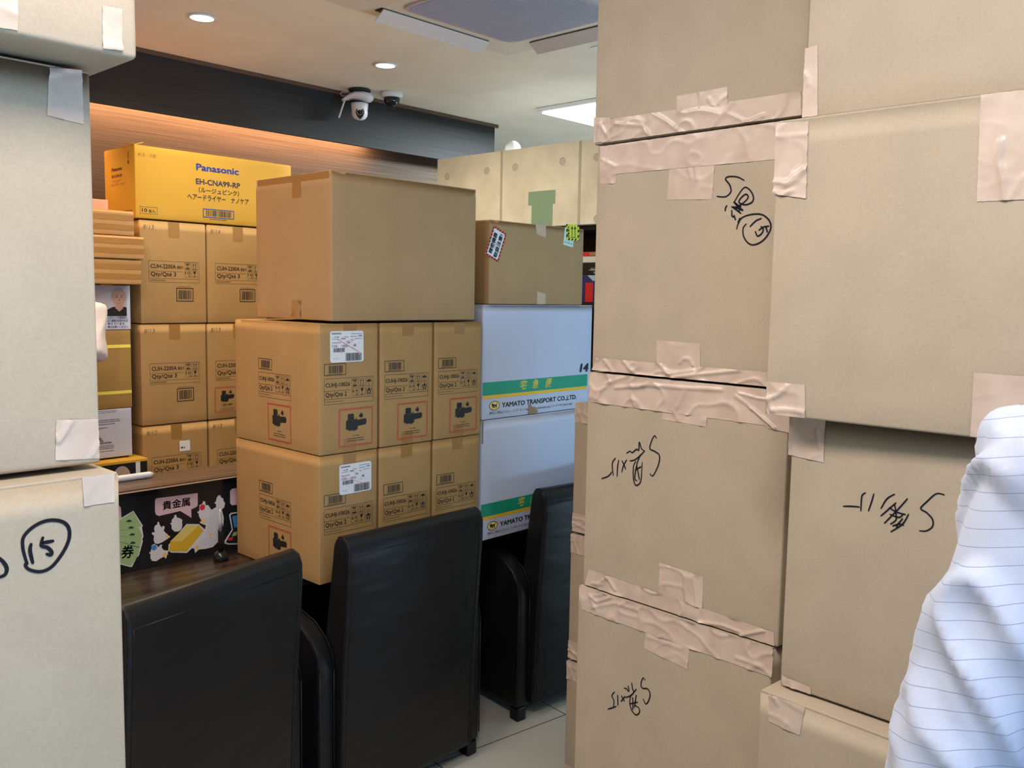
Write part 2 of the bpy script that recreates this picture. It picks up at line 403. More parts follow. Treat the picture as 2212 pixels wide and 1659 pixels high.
struct('trim_3', bx(-2.4, 3.945, 3.838, 3.8495, 2.598, CEIL-.001), mat('brown_trim_paint', lin(92, 70, 54), .5))

# ------------------------------------------------------------------ tall stack facing the aisle (nearest pillar of the two on the right)
MG = 'pale moving boxes stacked in the middle pillar'
def left_box(label, xf, yl, z0, h, L=.48, D=.42, yaw=0, group=MG, m=None, **k):
    """carton whose -x face starts (at its far end) at (xf, yl) and runs L towards -y"""
    t = math.radians(yaw); c = Vector((xf, yl, 0)) + Vector((math.sin(t), -math.cos(t), 0))*L/2 + Vector((math.cos(t), math.sin(t), 0))*D/2
    return Box(label, (c.x, c.y, z0), (D, L, h), m or MOVING, t, group, **k)
b = left_box('plain pale cardboard box at the top of the middle pillar, touching the upper frame', 1.545, 1.217, 1.923, .47, L=.487, yaw=-3)
b.tape('left', ((1321, 257.5), (1731, 197), (1731, 250), (1300, 309)), folds=[(.003, (1410, 245), (1440, 262), (1490, 300)), (.003, (1500, 305), (1560, 290), (1650, 250)), (.003, (1520, 318), (1600, 300), (1700, 280)), (.003, (1330, 268), (1390, 272), (1400, 290)), (.0025, (1600, 290), (1640, 262))], wr=.0008, seed=1)
b.tape('left', ((1462.7, 208), (1572, 187.5), (1572, 224), (1462.7, 242)), folds=[(.002, (1532, 214), (1541, 230))], lift=.0006, seed=2)
b.tape('left', ((1284, 254), (1321, 254), (1321, 303), (1283.5, 309)), folds=[(.003, (1292, 300), (1297, 262)), (.003, (1299, 270), (1310, 290))], lift=.0014, seed=3)
b = left_box('box with circled 15 and scrawl, under the topmost box of the middle pillar', 1.545, 1.207, 1.44, .480, L=.485, yaw=-3)
b.tape('left', ((1297, 310), (1685, 262), (1683, 344), (1297, 379)), folds=[(.002, (1300, 345), (1330, 360))], wr=.0003, seed=4)
b.tape('left', ((1446.8, 366), (1544.6, 357), (1539.4, 431), (1442.4, 431.7)), folds=[(.0022, (1489, 364), (1495, 385)), (.0025, (1503, 360), (1507, 388))], wr=.0003, lift=.0006, seed=5)
b.tape('left', ((1297, 378), (1332.5, 376), (1331, 396.5), (1297, 397.7)), lift=.0006, seed=6)
b.tape('left', ((1290, 773), (1662, 804), (1662, 870), (1278, 822)), folds=[(.004, (1305, 776), (1325, 803)), (.0035, (1345, 778), (1375, 808), (1460, 820)), (.004, (1420, 782), (1455, 815), (1500, 810), (1600, 800)), (.003, (1380, 818), (1560, 835), (1650, 845)), (.003, (1500, 800), (1440, 808))], wr=.0012, seed=7)
b.tape('left', ((1419, 735), (1513, 741.5), (1513, 792), (1419, 788)), folds=[(.003, (1468, 785), (1478, 774), (1490, 776), (1498, 790))], wr=.0003, lift=.0006, seed=8)
b.ink('left', [[(990, 82), (950, 62), (900, 60), (880, 75), (905, 110), (912, 150), (880, 180), (830, 178)],
    [(930, 215), (985, 130), (1020, 135), (1045, 175), (1040, 210), (1000, 228), (962, 215), (970, 190), (1000, 165), (1015, 180), (1000, 205), (960, 232), (930, 215)],
    [(918, 240), (950, 262), (972, 280)], [(918, 240), (960, 240), (935, 215), (955, 240), (985, 262), (940, 245)], [(940, 250), (970, 235), (960, 270)],
    [(888, 233), (880, 250), (879, 265)], [(918, 262), (920, 295), (930, 300)], [(932, 292), (940, 318)], [(967, 308), (955, 335)],
    [(1003, 343), (985, 370), (990, 420), (1020, 460), (1060, 465), (1110, 435), (1148, 375), (1142, 325), (1100, 288), (1040, 285), (980, 305), (955, 345), (948, 372)],
    [(1093, 310), (1060, 325), (1027, 358)], [(1058, 388), (1072, 415), (1095, 400), (1105, 375), (1092, 358)], [(1080, 380), (1105, 362), (1138, 355), ], [(1120, 358), (1130, 392)]], 1250, 360, 2.765, w=.0031)
b = left_box('middle-pillar box below the circled 15 box, upside-down scrawl under its wrinkled tape', 1.545, 1.217, .957, .480, L=.485, yaw=-3)
b.tape('left', ((1277, 790), (1662, 835), (1662, 920), (1275, 868)), folds=[(.003, (1290, 862), (1310, 828), (1360, 812)), (.004, (1330, 838), (1400, 832), (1480, 838), (1560, 842)), (.003, (1366, 855), (1373, 876)), (.003, (1480, 845), (1465, 880)), (.0035, (1590, 855), (1640, 890), (1668, 925))], wr=.0012, seed=9)
b.tape('left', ((1585, 825), (1707, 840), (1707, 935), (1660, 925)), folds=[(.005, (1590, 858), (1630, 885), (1675, 925))], wr=.001, lift=.0016, seed=19)
b.tape('left', ((1432.6, 884), (1528.5, 897), (1526.7, 922), (1430.8, 906)), folds=[(.003, (1455, 885), (1466, 908))], lift=.0006, seed=10)
b.tape('left', ((1272, 1229), (1672, 1366), (1672, 1420), (1263, 1280)), folds=[(.004, (1310, 1243), (1330, 1275)), (.003, (1280, 1260), (1300, 1262)), (.003, (1480, 1340), (1560, 1350), (1600, 1365)), (.0035, (1600, 1372), (1650, 1362))], wr=.0011, seed=11)
b.tape('left', ((1425.7, 1215), (1521, 1245.6), (1517.7, 1314), (1424, 1284)), folds=[(.003, (1480, 1245), (1484, 1300)), (.003, (1500, 1252), (1506, 1308)), (.002, (1445, 1225), (1436, 1270))], lift=.0006, wr=.0008, seed=12)
b.ink('left', [[(865, 655), (850, 636), (825, 680), (810, 745), (850, 768), (890, 800), (890, 860), (865, 930), (835, 978), (812, 962)],
    [(612, 784), (640, 768), (660, 780), (695, 752), (715, 758), (720, 690), (738, 745), (765, 765)], [(640, 850), (680, 842), (728, 805), (765, 765)],
    [(690, 855), (672, 890), (668, 950), (672, 1010), (690, 1058), (725, 1040), (738, 990), (745, 865)], [(730, 800), (705, 860), (690, 930), (682, 1000), (700, 1020)], [(700, 895), (712, 960), (722, 1010)], [(685, 930), (735, 900)],
    [(570, 945), (585, 890), (612, 842)], [(572, 850), (590, 885), (603, 922)], [(543, 845), (533, 910), (530, 982)], [(515, 828), (492, 860), (488, 905), (497, 975)], [(483, 945), (455, 980), (398, 1002)]], 1200, 780, 3.95, w=.0030)
b = left_box('middle-pillar box with upside-down scrawl at the bottom edge of the picture', 1.54, 1.225, .479, .4765, L=.485, yaw=-3)
b.tape('left', ((1256, 1250), (1672, 1380), (1668, 1463), (1256, 1316)), folds=[(.004, (1275, 1285), (1290, 1300), (1320, 1290)), (.003, (1280, 1312), (1330, 1302), (1380, 1318)), (.004, (1290, 1275), (1400, 1305), (1500, 1345)), (.003, (1590, 1420), (1650, 1440))], wr=.001, seed=13)
b.tape('left', ((1396, 1366), (1491, 1395), (1486, 1446), (1392, 1400)), lift=.0006, folds=[(.002, (1400, 1375), (1470, 1400))], seed=14)
b.ink('left', [[(578, 1092), (565, 1080), (552, 1118), (562, 1145), (595, 1150), (611, 1185), (600, 1228), (582, 1246), (568, 1215)],
    [(445, 1145), (460, 1150), (470, 1165)], [(470, 1132), (475, 1165)], [(492, 1112), (500, 1155), (508, 1165)], [(455, 1205), (490, 1190), (522, 1152)],
    [(488, 1188), (480, 1240), (495, 1290), (520, 1316), (541, 1303), (541, 1275), (515, 1255)], [(500, 1205), (500, 1282)], [(522, 1190), (510, 1268)], [(485, 1245), (530, 1235)],
    [(425, 1230), (450, 1198)], [(427, 1195), (445, 1228)], [(402, 1190), (404, 1255)], [(381, 1170), (365, 1195), (378, 1225), (375, 1262)], [(340, 1280), (365, 1272), (392, 1262)]], 1200, 1100, 2.968, w=.0030)
left_box('pale cardboard box on the floor under the middle pillar', 1.545, 1.22, 0, .474, L=.485, yaw=-3)

RG = 'pale moving boxes stacked in the right pillar'
# pillar on the right, beside the man in the striped shirt
b = left_box('pale cardboard box in the upper right corner of the picture, top of the right pillar', 1.352, .652, 1.882, .47, L=.52, group=RG)
b.tape('left', ((1739.6, 105.6), (1766.5, 97), (1766.5, 250), (1733, 254.6)), folds=[(.0025, (1736, 158), (1746, 168), (1748, 184))], seed=15)
b = left_box('large pale box of the right pillar above the shaded box and the shirt shoulder', 1.33, .684, 1.416, .4645, L=.56, group=RG, bulge=.004)
b.tape('left', ((1677, 266), (1747, 262), (1742, 429), (1671, 419.7)), folds=[(.004, (1673, 393), (1700, 395), (1738, 364)), (.004, (1697, 402), (1720, 390), (1742, 366)), (.004, (1672, 414), (1690, 422), (1712, 412)), (.002, (1680, 296), (1745, 291))], wr=.0004, seed=16)
b.tape('left', ((2119, 205), (2225, 192), (2225, 431), (2112, 436)), folds=[(.004, (2164, 304), (2158, 345), (2168, 390), (2172, 434)), (.002, (2185, 430), (2212, 380))], wr=.0002, seed=17)
b.tape('left', ((1656, 824), (1739.6, 831), (1739.6, 910), (1658, 902)), folds=[(.004, (1660, 862), (1685, 852), (1702, 833)), (.004, (1658, 858), (1668, 885)), (.003, (1670, 886), (1700, 884), (1735, 890))], wr=.0006, seed=18)
b.tape('left', ((2105, 804), (2225, 814), (2225, 960), (2096, 950)), wr=.0002, seed=20)
b = left_box('shaded box of the right pillar with upside-down scrawl, behind the striped shirt sleeve', 1.378, .658, .955, .459, L=.50, yaw=-2, group=RG)
b.tape('left', ((1707, 880), (1785, 888), (1780, 999), (1703, 982)), folds=[(.003, (1765, 930), (1772, 965)), (.002, (1712, 900), (1715, 980))], wr=.0006, seed=21)
b.tape('left', ((1690, 1458), (1752, 1484.6), (1751, 1511), (1690, 1486)), folds=[(.003, (1706, 1468), (1716, 1500))], seed=22)
b.tape('left', ((2108, 942), (2190, 948), (2190, 1030), (2107, 1020)), seed=23)
b.ink('left', [[(773, 518), (740, 514), (700, 548), (676, 575), (700, 592), (725, 620), (725, 650), (700, 668), (672, 668)],
    [(566, 516), (535, 535), (510, 575)], [(572, 552), (540, 580), (510, 606)], [(620, 535), (580, 580), (525, 636)], [(568, 560), (572, 590), (573, 622), (550, 640)], [(545, 572), (575, 590), (612, 600)], [(548, 600), (585, 612), (602, 600)],
    [(625, 600), (600, 640), (552, 672)], [(560, 648), (585, 640), (605, 645)], [(600, 618), (580, 642), (575, 655)], [(480, 515), (470, 550), (458, 585)], [(445, 510), (430, 525), (426, 585)], [(420, 569), (385, 566), (353, 566)]], 1640, 800, 1.931, w=.0024)
b = left_box('lowest visible box of the right pillar, its lit top edge beneath the shaded box', 1.343, .676, .478, .474, L=.52, yaw=-4, group=RG)
b.tape('left', ((1663, 1475), (1741, 1500), (1728, 1588), (1661, 1558)), folds=[(.003, (1670, 1500), (1680, 1520)), (.002, (1690, 1580), (1700, 1560))], wr=.0006, seed=24)
left_box('pale cardboard box on the floor under the right pillar', 1.35, .668, 0, .474, L=.5, group=RG)

# narrow stack glimpsed behind the middle pillar
SG = 'boxes half hidden behind the middle pillar'
for k, (lb, q) in enumerate((('bottom pale box of the low stack between the rightmost black chair and middle pillar', None),
        ('middle pale box of the low stack between the rightmost black chair and middle pillar', None),
        ('uppermost pale box of the low stack glimpsed in front of the white shipping boxes', None))):
    b = left_box(lb, 2.2, 1.79-.004*k, k*.424, .418, L=.5, D=.4, group=SG)
    u0 = -.25
    b.tape('left', ((u0+.001, .4175), (u0+.3, .4175), (u0+.3, .355), (u0+.001, .355)), px=False, folds=[(.003, (u0+.01, .40), (u0+.03, .36)), (.003, (u0+.04, .41), (u0+.03, .37))], wr=.001, seed=30+k)
    b.tape('left', ((u0+.001, .062), (u0+.3, .062), (u0+.3, .002), (u0+.001, .002)), px=False, folds=[(.004, (u0, .03), (u0+.03, .025), (u0+.1, .004))], wr=.0012, seed=40+k)

# ------------------------------------------------------------------ near pillar on the left
LG = 'moving boxes stacked in the left pillar'
def front_box(label, xr, yf, z0, w, d, h, yaw=0, group=LG, m=None, **k):
    t = math.radians(yaw); c = Vector((xr, yf, 0)) + Vector((-math.cos(t), -math.sin(t), 0))*w/2 + Vector((-math.sin(t), math.cos(t), 0))*d/2
    return Box(label, (c.x, c.y, z0), (w, d, h), m or MOVING, t, group, **k)
b = front_box('pale cardboard box at the top left corner, overhanging the box below it', .468, 1.025, 1.857, .56, .44, .47, r=.006)
b.tape('front', ((-12, -14), (37.6, -4), (37.6, 66), (-12, 58)), seed=50)
b.tape('front', ((220.5, 11), (262.5, 20), (264, 110), (220.5, 105)), folds=[(.003, (225, 100), (262, 104))], seed=51)
b = front_box('unmarked pale box at the middle of the left pillar, tape on both right corners', .445, 1.10, 1.388, .58, .44, .464, bulge=.004)
b.tape('front', ((106, 146), (176, 150), (180.8, 269), (101, 249.4)), folds=[(.003, (107, 158), (150, 150), (172, 148)), (.002, (125, 225), (130, 252))], wr=.0003, seed=52)
b.tape('front', ((120, 907), (211.5, 904), (213.5, 990), (119, 994)), folds=[(.004, (150, 910), (140, 930), (126, 952)), (.003, (200, 980), (213, 955))], wr=.0004, seed=53)
b = front_box('pale cardboard box with a circled 15, lowest visible in the left pillar', .452, 1.065, .918, .58, .44, .464, bulge=.003)
b.tape('front', ((175.7, 1011), (246, 1002), (247, 1084), (180.5, 1093.5)), folds=[(.002, (190, 1015), (240, 1008))], wr=.0004, seed=54)
b.ink('front', [[(118, 738), (111, 748), (130, 768), (180, 777), (230, 755), (280, 692), (308, 630), (305, 578), (270, 551), (210, 549), (150, 575), (105, 620), (100, 665), (110, 712), (120, 742)],
    [(137, 655), (133, 685), (145, 738)], [(190, 626), (183, 660), (212, 670), (230, 690), (225, 703), (208, 698)], [(190, 648), (210, 645), (236, 640)],
    [(-12, 712), (12, 733), (28, 762), (20, 790), (-6, 802)]], 0, 860, 2.077, w=.0042)
for k in range(2):
    front_box(('pale cardboard box on the floor under the left pillar', 'pale cardboard box under the circled 15 box of the left pillar')[k], .452, 1.065, (0, .458)[k], .58, .44, (.456, .458)[k])

# ------------------------------------------------------------------ shop table with low counter wall behind it
tb = thing('service_table', 'long espresso wood table under the headset cartons and chairs', 'table', (1.5, 2.6, 0))
def sub(name, bm, m, root, smooth=False):
    o = mesh_obj(name, bm, m, root, smooth); L = root.location
    for v in o.data.vertices: v.co -= L
    return o
sub('table_top', bx(-.3, 3.10, 2.40, 2.79, .655, .698, .003), TABLEW, tb)
tb = thing('counter', 'black-fronted counter with a brown wood ledge and colourful stickers', 'counter', (1.5, 2.8, 0))
sub('support_panel', bx(-.28, 3.08, 2.752, 2.79, 0, .654), BLACKM, tb)
sub('front_panel', bx(-.3, 2.1, 2.791, 2.83, .0, .961), BLACKG, tb)
sub('ledge', bx(-.3, 2.1, 2.755, 2.95, .963, .972, .001), SHELFW, tb)
sub('ledge_edge_strip', bx(-.3, 2.1, 2.7525, 2.7548, .963, .9665), mat('pale_edge_strip', lin(190, 160, 130), .3), tb)
# stickers on the black front
STK = [mat('sticker_white', lin(204, 202, 204), .5), mat('sticker_gold', lin(206, 166, 44), .5), mat('sticker_pale_gold', lin(216, 194, 104), .5),
       mat('sticker_red', lin(210, 40, 60), .5), mat('sticker_blue', lin(60, 130, 190), .5), mat('sticker_orange', lin(240, 180, 90), .5),
       mat('sticker_green', lin(150, 176, 122), .5), mat('sticker_dark_green', lin(20, 70, 52), .5), mat('sticker_pink', lin(206, 174, 180), .5), INK,
       mat('sticker_grey', lin(196, 196, 204), .5), mat('sticker_mid_green', lin(132, 170, 100), .5)]
def panel_map(u, v, l): return (u-tb.location.x, 2.791-l-tb.location.y, v)
def pp(x, y):
    q = hit(230+x/6.703, 1020+y/6.703, 'y', 2.79); return (q.x, q.z)
def S(name, ops):
    sh = Sheet(panel_map)
    for m, lift, pts in ops:
        if pts[0] == 'disc':
            c = pp(*pts[1]); e = pp(pts[1][0]+pts[2], pts[1][1]); sh.disc(c[0], c[1], e[0]-c[0], m=m, lift=lift)
        elif pts[0] == 'star':
            c = pp(*pts[1]); r = pts[2]*.00022*1.15; q = []
            for k in range(8): a = PI/2+k*PI/4; rr = r if k % 2 == 0 else r*.4; q.append((c[0]+rr*math.cos(a), c[1]+rr*math.sin(a)))
            sh.poly(q, m, lift)
        elif pts[0] == 'line': sh.stroke([pp(*p) for p in pts[1:]], .0012, m, lift, smooth=False)
        elif pts[0] == 'blob':
            sh.stroke([pp(*p) for p in pts[2:]], pts[1], m, lift)
        else: sh.poly([pp(*p) for p in pts], m, lift)
    return sh
s = S('', [(8, .0006, [(705, 400), (730, 378), (1322, 302), (1322, 480), (1300, 505), (1228, 540), (1232, 662), (1070, 562), (760, 635), (715, 612), (703, 560)])])
a = pp(820, 500); e = pp(1215, 500)
s.text('貴金属', *pp(815, 538), .0215, w=(e[0]-a[0])*1.0, m=9, bold=.025, lift=.0009)
s.build('speech_bubble_sticker', STK, tb, 'pink speech bubble sticker with dark lettering')
rings = []
def ringlet(pts): return (0, .0007, pts)
ops = [ringlet([(740, 720), (760, 720), (772, 765), (800, 800), (820, 775), (845, 790), (838, 825), (830, 850), (880, 900), (925, 938), (870, 975), (800, 1020), (740, 1040), (700, 1030), (682, 980), (690, 920), (655, 895), (665, 870), (700, 872), (690, 820), (700, 780), (735, 755)]),
       ringlet([(985, 620), (1010, 620), (1020, 655), (1060, 665), (1100, 690), (1095, 720), (1098, 780), (1085, 830), (1040, 860), (985, 860), (945, 820), (942, 765), (920, 740), (945, 732), (945, 690), (980, 655)]),
       ringlet([(655, 1060), (690, 1038), (735, 1060), (750, 1090), (780, 1050), (808, 1050), (800, 1090), (830, 1130), (900, 1135), (880, 1200), (862, 1255), (830, 1225), (780, 1250), (720, 1290), (660, 1285), (635, 1240), (640, 1190), (615, 1170), (640, 1150), (650, 1110)]),
       ringlet([(900, 1050), (1160, 750), (1340, 752), (1425, 830), (1440, 770), (1350, 735), (1375, 700), (1340, 640), (1335, 600), (1312, 580), (1345, 560), (1345, 480), (1390, 455), (1400, 420), (1430, 425), (1438, 480), (1470, 475), (1490, 500), (1520, 545), (1590, 505), (1585, 462), (1560, 445), (1585, 425), (1595, 375), (1620, 335), (1650, 335), (1660, 365), (1695, 385), (1692, 410), (1718, 450), (1705, 510), (1670, 540), (1700, 660), (1690, 790), (1665, 700), (1628, 720), (1625, 1000), (1540, 1085), (1440, 1110), (1340, 1120), (1285, 1170), (1270, 1105), (1240, 1100), (1165, 1170), (940, 1165), (895, 1140)]),
       (10, .0009, [(1360, 1050), (1440, 900), (1500, 640), (1560, 560), (1610, 600), (1600, 980), (1500, 1060)]),
       (1, .0010, [(905, 1145), (925, 1000), (1170, 765), (1340, 768), (1405, 850), (1160, 1148)]),
       (2, .0012, [(925, 1000), (1170, 765), (1340, 768), (1090, 1000)]),
       (2, .0014, [(1060, 960), (1220, 790), (1250, 800), (1110, 975)]),
       (4, .0012, ('disc', (690, 1092), 40)), (3, .0012, ('disc', (1388, 508), 40)),
       (5, .0012, ('star', (880, 930), 38)), (5, .0012, ('star', (850, 1195), 46)), (5, .0012, ('star', (1400, 710), 48)), (5, .0012, ('star', (1315, 1090), 44)), (5, .0014, ('star', (1500, 900), 34))]
S('', ops).build('gold_and_rings_sticker', STK, tb, 'sticker of a gold bar with white rings, gems and stars')
fan = [(0, .0006, [(120, 720), (390, 558), (528, 775), (515, 800), (537, 930), (520, 970), (528, 1000), (490, 1140), (470, 1210), (440, 1235), (370, 1372), (340, 1372), (60, 1300)]),
       (6, .0008, [(120, 735), (388, 572), (512, 782), (140, 870)]), (11, .0009, ('line', (140, 800), (440, 705))), (11, .0009, ('line', (120, 870), (470, 800))), (6, .0008, [(120, 860), (470, 805), (525, 930), (500, 945), (120, 930)]),
       (6, .0008, [(120, 925), (510, 945), (485, 1100), (100, 985)]), (6, .0008, [(100, 980), (480, 1085), (460, 1210), (350, 1358), (70, 1290)]),
       (11, .0010, ('line', (130, 925), (500, 945))), (11, .0010, ('line', (120, 985), (475, 1085))), (11, .0010, ('line', (465, 830), (490, 940)))]
for cx, cy in ((325, 710), (355, 805), (372, 905), (380, 1025)):
    fan.append((7, .0011, [(cx-45, cy+12), (cx-20, cy-15), (cx, cy-22), (cx+42, cy-12), (cx+30, cy+12)]))
s = S('', fan); s.text('商品券', *pp(385, 1222), .031, w=.118, m=7, bold=.03, anchor='r', rot=-.12, lift=.0012)
s.build('gift_voucher_sticker', STK, tb, 'sticker of a fan of green gift vouchers')
S('', [(8, .0006, [(60, 480), (185, 486), (210, 510), (218, 660), (60, 760)])]).build('bubble_corner_sticker', STK, tb)
S('', [(0, .0006, [(1775, 620), (1800, 590), (2100, 540), (2120, 800), (2080, 1040), (1760, 1048), (1710, 1030), (1712, 990), (1815, 830)]),
       (9, .0008, [(1795, 625), (1815, 605), (2080, 560), (2100, 800), (2060, 1025), (1765, 1032), (1728, 1015), (1830, 835)]),
       (4, .0010, [(1820, 640), (2060, 590), (2060, 780), (1850, 800)]), (11, .0010, [(1840, 870), (1900, 855), (1880, 920), (1815, 925)]), (3, .0010, [(1770, 950), (1840, 935), (1820, 985), (1755, 990)])
       ]).build('handheld_console_sticker', STK, tb, 'sticker of an open clamshell handheld')
S('', [(8, .0006, [(1790, 270), (1820, 240), (2100, 190), (2100, 440), (1820, 480), (1792, 455)])]).build('bubble_corner_sticker', STK, tb)

pn = thing('pen_stand', 'small black pen stand on the counter in front of the gold bar sticker', 'pen stand', (1.483, 2.712, .698))
mesh_obj('base', lathe([(.001, 0), (.024, 0), (.024, .012), (.019, .027), (.012, .031), (.009, .031)]), BLACKG, pn, True)
mesh_obj('stem', lathe([(.008, .030), (.0085, .10), (.0075, .105)]), BLACKG, pn, True)
SILVER = mat('silver_paint', (.55, .55, .57), .3, .3)
pe = tag(mesh_obj('pen', merge(lathe([(.0055, .0), (.006, .03), (.004, .058), (.0015, .07)], n=16), lathe([(.0015, -.02), (.005, 0)], n=12)), SILVER, None, True, loc=(1.483, 2.712, .804)),
    'silver-barrelled pen standing upright in the black pen stand', 'pen')
rd = tag(mesh_obj('plastic_bar', tube([(-.42, 0, 0), (-.012, 0, 0), (0, 0, 0)], [.011, .011, .007]), mat('frosted_plastic', (.52, .56, .64), .25), None, True, loc=(hit(330, 1024, 'z', .984).x, hit(330, 1024, 'z', .984).y, .9835)),
    'pale rounded plastic bar lying on the wooden ledge beside the left pillar', 'plastic bar')

# ------------------------------------------------------------------ printed cartons in the middle
def care_icons(s, u0, v0, cw, ch, gap, kind, kg):
    """two rows of handling pictograms inside thin frames; column list depends on the carton"""
    cols = 3 if kind == 'headset' else 2
    for c in range(cols):
        for r in range(2):
            a, b = u0+c*(cw+gap), v0-r*(ch+gap*.8)-ch; s.frame(a, b, a+cw, b+ch, .0007)
            m = a+cw/2; H = ch
            k = {(0, 0): 'stack', (1, 0): 'up', (2, 0): 'umb', (0, 1): 'kg', (1, 1): 'glass', (2, 1): 'hands'}[(c, r)]
            if k == 'stack':
                for q in range(7): s.rect(a+cw*.14+q*cw*.105, b+H*.78, a+cw*.14+q*cw*.105+cw*.05, b+H*.92)
                s.poly([(a+cw*.2, b+H*.76), (a+cw*.8, b+H*.76), (a+cw*.7, b+H*.68), (a+cw*.3, b+H*.68)])
                s.frame(a+cw*.28, b+H*.26, a+cw*.72, b+H*.68, .0007); s.text('3', m, b+H*.34, H*.24, anchor='c'); s.rect(a+cw*.2, b+H*.08, a+cw*.8, b+H*.22)
            elif k == 'up':
                for x in (.32, .68):
                    x = a+cw*x; s.rect(x-.0008, b+H*.2, x+.0008, b+H*.72); s.poly([(x-cw*.11, b+H*.66), (x+cw*.11, b+H*.66), (x, b+H*.9)])
                s.rect(a+cw*.15, b+H*.08, a+cw*.85, b+H*.13)
            elif k == 'umb':
                s.poly([(m+cw*.38*math.cos(t), b+H*.5+H*.3*math.sin(t)) for t in [PI*q/10 for q in range(11)]]); s.rect(m-.0006, b+H*.15, m+.0006, b+H*.5); s.stroke([(m, b+H*.15), (m-cw*.08, b+H*.1), (m-cw*.14, b+H*.17)], .0012)
            elif k == 'kg': s.text(kg, m, b+H*.42, H*.42, w=cw*.8, anchor='c'); s.text('kg', a+cw*.92, b+H*.1, H*.22, anchor='r')
            elif k == 'glass':
                s.poly([(a+cw*.3, b+H*.92), (m-cw*.05, b+H*.8), (m, b+H*.9), (a+cw*.7, b+H*.92), (a+cw*.68, b+H*.62), (m+cw*.05, b+H*.48), (m-cw*.05, b+H*.48), (a+cw*.32, b+H*.62)]); s.rect(m-.0007, b+H*.14, m+.0007, b+H*.5); s.rect(a+cw*.3, b+H*.09, a+cw*.7, b+H*.15)
            else:
                s.disc(m, b+H*.64, cw*.2, H*.2, n=14)
                for g in (-1, 1): s.poly([(m+g*cw*.08, b+H*.06), (m+g*cw*.24, b+H*.06), (m+g*cw*.26, b+H*.3), (m+g*cw*.42, b+H*.6), (m+g*cw*.36, b+H*.78), (m+g*cw*.2, b+H*.4), (m+g*cw*.08, b+H*.28)])
def small_print(s, u0, v, w, n=1, t=.0011, m=0, seed=0):
    rd = random.Random(seed)
    for k in range(n):
        u = u0; y = v-k*t*2.2; e = u0+w*(1-.12*rd.random())
        while u < e:
            a = t*rd.uniform(.8, 2.6); s.rect(u, y, min(u+a, e), y+t*rd.uniform(.7, 1), m); u += a+t*.45
def battery_art(s, u0, v0, w, h, m=0):
    """cells, battery pack and flame pictogram inside the given rectangle"""
    X = lambda a: u0+a*w; Y = lambda a: v0+a*h
    s.rrect(X(.08), Y(.60), X(.38), Y(.98), w*.05, m); s.rrect(X(.0), Y(.1), X(.16), Y(.62), w*.03, m); s.rrect(X(.12), Y(.03), X(.27), Y(.62), w*.03, m)
    s.rrect(X(.25), Y(.08), X(.37), Y(.58), w*.03, m); s.poly([(X(.3), Y(.02)), (X(.42), Y(.0)), (X(.56), Y(.08)), (X(.56), Y(.58)), (X(.48), Y(.68)), (X(.36), Y(.62)), (X(.3), Y(.55))], m)
    s.poly([(X(.5), Y(.24)), (X(.95), Y(.3)), (X(1), Y(.4)), (X(1), Y(.56)), (X(.94), Y(.64)), (X(.5), Y(.60))], m)
    s.poly([(X(.72), Y(.70)), (X(.64), Y(.76)), (X(.62), Y(.84)), (X(.67), Y(.93)), (X(.68), Y(.86)), (X(.72), Y(1.02)), (X(.80), Y(.9)), (X(.82), Y(.8)), (X(.79), Y(.72))], m)
    s.stroke([(X(.46), Y(.66)), (X(.50), Y(.72)), (X(.55), Y(.64))], .0014, m)
def hazard(s, u0, v0, u1, v1, t=.006, m=1, p=.0064):
    """red slanted-hatch border"""
    def hatch(a0, b0, a1, b1, along):
        L = (a1-a0) if along == 'u' else (b1-b0); n = max(3, int(L/p)); st = L/n
        for i in range(n):
            q = i*st
            if along == 'u': s.poly([(a0+q, b0), (a0+q+st*.62, b0), (min(a1, a0+q+st*1.3), b1), (a0+q+st*.68, b1)], m)
            else: s.poly([(a0, b0+q), (a1, b0+q+st*.4), (a1, min(b1, b0+q+st)), (a0, b0+q+st*.6)], m)
    hatch(u0, v0, u1, v0+t, 'u'); hatch(u0, v1-t, u1, v1, 'u'); hatch(u0, v0+t, u0+t, v1-t, 'v'); hatch(u1-t, v0+t, u1, v1-t, 'v')
def headset_print(b, face, ou):
    """ou = u of the near left corner of the artwork column"""
    s = b.sheet(face); u = ou
    s.frame(u, .244, u+.080, .280, .0018); s.bars(u+.016, .251, u+.068, .274, seed=3); small_print(s, u+.012, .2475, .058, t=.0016)
    s.build('barcode', INK, b.root); s = b.sheet(face)
    s.frame(u, .155, u+.187, .235, .0009); s.rect(u, .196, u+.096, .1969); s.rect(u, .171, u+.187, .1719)
    s.text('CUHJ-10026', u+.005, .209, .0125, w=.089, bold=.012); s.text('Qty/Qté 2', u+.005, .179, .0135, w=.077, bold=.012)
    small_print(s, u+.005, .163, .07, t=.0014, seed=5)
    care_icons(s, u+.101, .2305, .0245, .0255, .0035, 'headset', '6.4')
    s.build('printed_label', INK, b.root)
    s = b.sheet(face); hazard(s, u+.052, .017, u+.186, .139)
    battery_art(s, u+.080, .066, .080, .056); s.text('UN 3481', u+.119, .049, .0048, anchor='c')
    small_print(s, u+.085, .041, .068, 1, .0026, seed=7); small_print(s, u+.085, .034, .068, 1, .0026, seed=8)
    s.build('battery_warning', [INK, RED], b.root)
